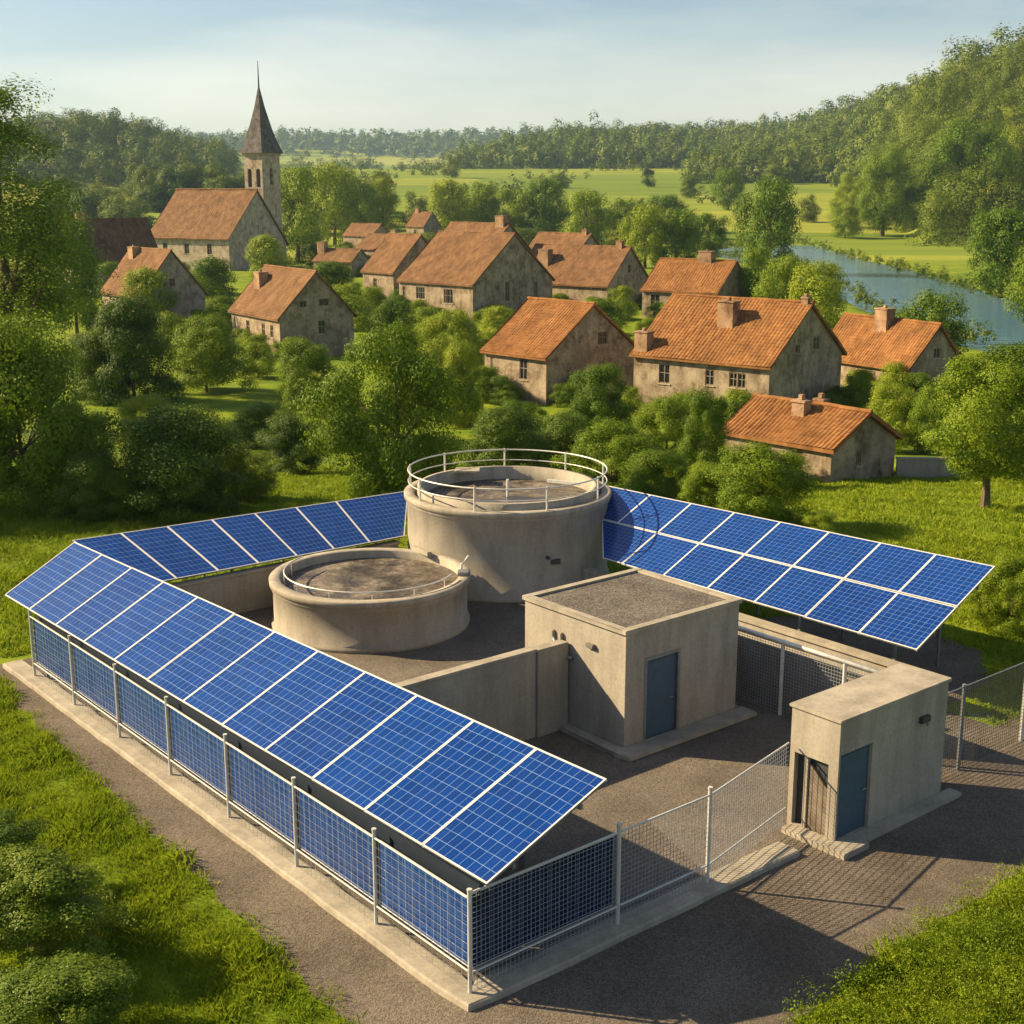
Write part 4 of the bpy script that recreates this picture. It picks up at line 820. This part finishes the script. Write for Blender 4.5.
# weedy verge at the near right: leafy stuff nobody could count
x, y = scatter(3, 17, 14.5, 27, 7500, .2); n = len(x); rg = np.random.default_rng(3); ks = rg.uniform(.14, .5, n); L_ = []
for i in range(n):
    q = crown_pts(rg, 'bush', 6, 60, .07, .42)*ks[i]*.7; L_.append((q + np.array([x[i], y[i], -.02])).reshape(-1, 3))
me = arr_mesh('weeds', np.concatenate(L_), 4, M['blade']); o = add('weeds', me); o['kind'] = 'stuff'; o['label'] = 'tangle of bright leafy weeds beside the road'

# far woods that read as one mass
def woods(name, label, xs, ys, smin, smax, nl, leaf, seed, detail=False):
    rg = np.random.default_rng(seed); protos = [crown_pts(rg, 'round', 14, nl, leaf, .36, 1.0) for _ in range(6)]; fine = [crown_pts(rg, 'round', 22, nl*4, leaf*.45, .32, .8) for _ in range(5)]; out = []
    zs = terr(xs, ys); s = smin + (smax-smin)*rg.beta(1.1, 1.7, len(xs))*1.25
    for i in range(len(xs)):
        a = rg.uniform(0, 6.28); q = fine[rg.integers(5)] if detail and ys[i] < 850 else protos[rg.integers(6)]; ca, sa = math.cos(a), math.sin(a); hh = s[i]*rg.uniform(.8, 1.3)
        out.append(np.stack([(q[..., 0]*ca-q[..., 1]*sa)*s[i]+xs[i], (q[..., 0]*sa+q[..., 1]*ca)*s[i]+ys[i], q[..., 2]*hh+zs[i]-hh*.25], -1).reshape(-1, 3))
    o = add(name, arr_mesh(name, np.concatenate(out).astype(np.float32), 4, M['leaf_wood'])); o['kind'] = 'stuff'; o['label'] = label
    return len(xs)
rg = np.random.default_rng(11)
y = rg.uniform(490, 1560, 3300); q = rg.uniform(.11, .50, 3300); h0 = 480 + 600*(1-ss(.22, .31, q)); k = (y > h0) & (q > .12 + .04*rg.uniform(0, 1, 3300)) & (rg.uniform(0, 1, 3300) < (y/1300)) & (y < h0+560)
print('hillside', k.sum(), woods('hillside_woods', 'dense broadleaf woods covering the hillside on the right', (q*y)[k], y[k], 7, 15, 760, .066, 1, True))
x = rg.uniform(-640, -150, 2000); y = rg.uniform(860, 1400, 2000); k = (np.exp(-((x+390)/115)**2-((y-1150)/260)**2) > .2) | ((x < -340))
print('hill', woods('hill_woods', 'dark woods covering the round hill on the left', x[k], y[k], 7, 13, 640, .068, 2))
y = rg.uniform(1480, 2300, 3600); q = rg.uniform(-.33, .3, 3600); x = q*y
k = (x > -60) | ((rg.uniform(0, 1, 3600) < .25) & (y > 2050))
print('ridge', woods('ridge_woods', 'hazy woods along the middle ridge beyond the fields', x[k], y[k], 9, 17, 430, .085, 3))
y = rg.uniform(2450, 4500, 5200); q = rg.uniform(-.45, .45, 5200); k = (np.sin(q*y*.004)+np.sin(y*.007+q*9) > .45) | (y > 3650); woods('distant_woods', 'blue distant woods below the skyline', (q*y)[k], y[k], 13, 24, 90, .2, 4)
xs, ys = [], []
for k in range(16):                                       # hedgerows between the fields
    y0 = rg.uniform(800, 1450); x0 = rg.uniform(-.28, .2)*y0; n = rg.integers(4, 14); dx, dy = rg.uniform(6, 11), rg.uniform(-2, 2)
    for i in range(n): xs.append(x0+i*dx+rg.normal(0, 2)); ys.append(y0+i*dy+rg.normal(0, 3))
bx, by = [], []
for (u0, v0), (u1, v1) in list(zip(FAR_BANK[:-1], FAR_BANK[1:]))+list(zip(NEAR_BANK[2:-1], NEAR_BANK[3:])):
    for i in range(26): t_ = rg.uniform(); p = at(u0+(u1-u0)*t_, v0+(v1-v0)*t_, WATER_Z); bx.append(p[0]+rg.normal(0, 1.6)); by.append(p[1]+rg.normal(0, 3)+(3 if v0 < 262 or u0 > u1 else 3)*(1 if u1 > u0 else -1))
woods('bank_scrub', 'low dark scrub and reeds along the river banks', np.array(bx), np.array(by), .4, 1.3, 160, .13, 6)
woods('hedgerows', 'dark hedgerow lines between the far fields', np.array(xs), np.array(ys), 3, 6, 120, .15, 5)

# ------------------------------------------------------------------ air
hz = MB().box(-4200, 4200, -500, 6600, -14, 255).build('haze', None or M['pane'])
hm = bpy.data.materials.new('haze'); hm.use_nodes = True; hn = hm.node_tree; hn.nodes.remove(hn.nodes['Principled BSDF'])
pvn = hn.nodes.new('ShaderNodeVolumePrincipled'); pvn.inputs['Color'].default_value = (.5, .75, 1, 1); pvn.inputs['Density'].default_value = .00007; pvn.inputs['Anisotropy'].default_value = .2
hn.links.new(pvn.outputs[0], hn.nodes['Material Output'].inputs['Volume']); hz.data.materials.clear(); hz.data.materials.append(hm); hz['kind'] = 'stuff'; hz['label'] = 'pale summer haze over the valley'
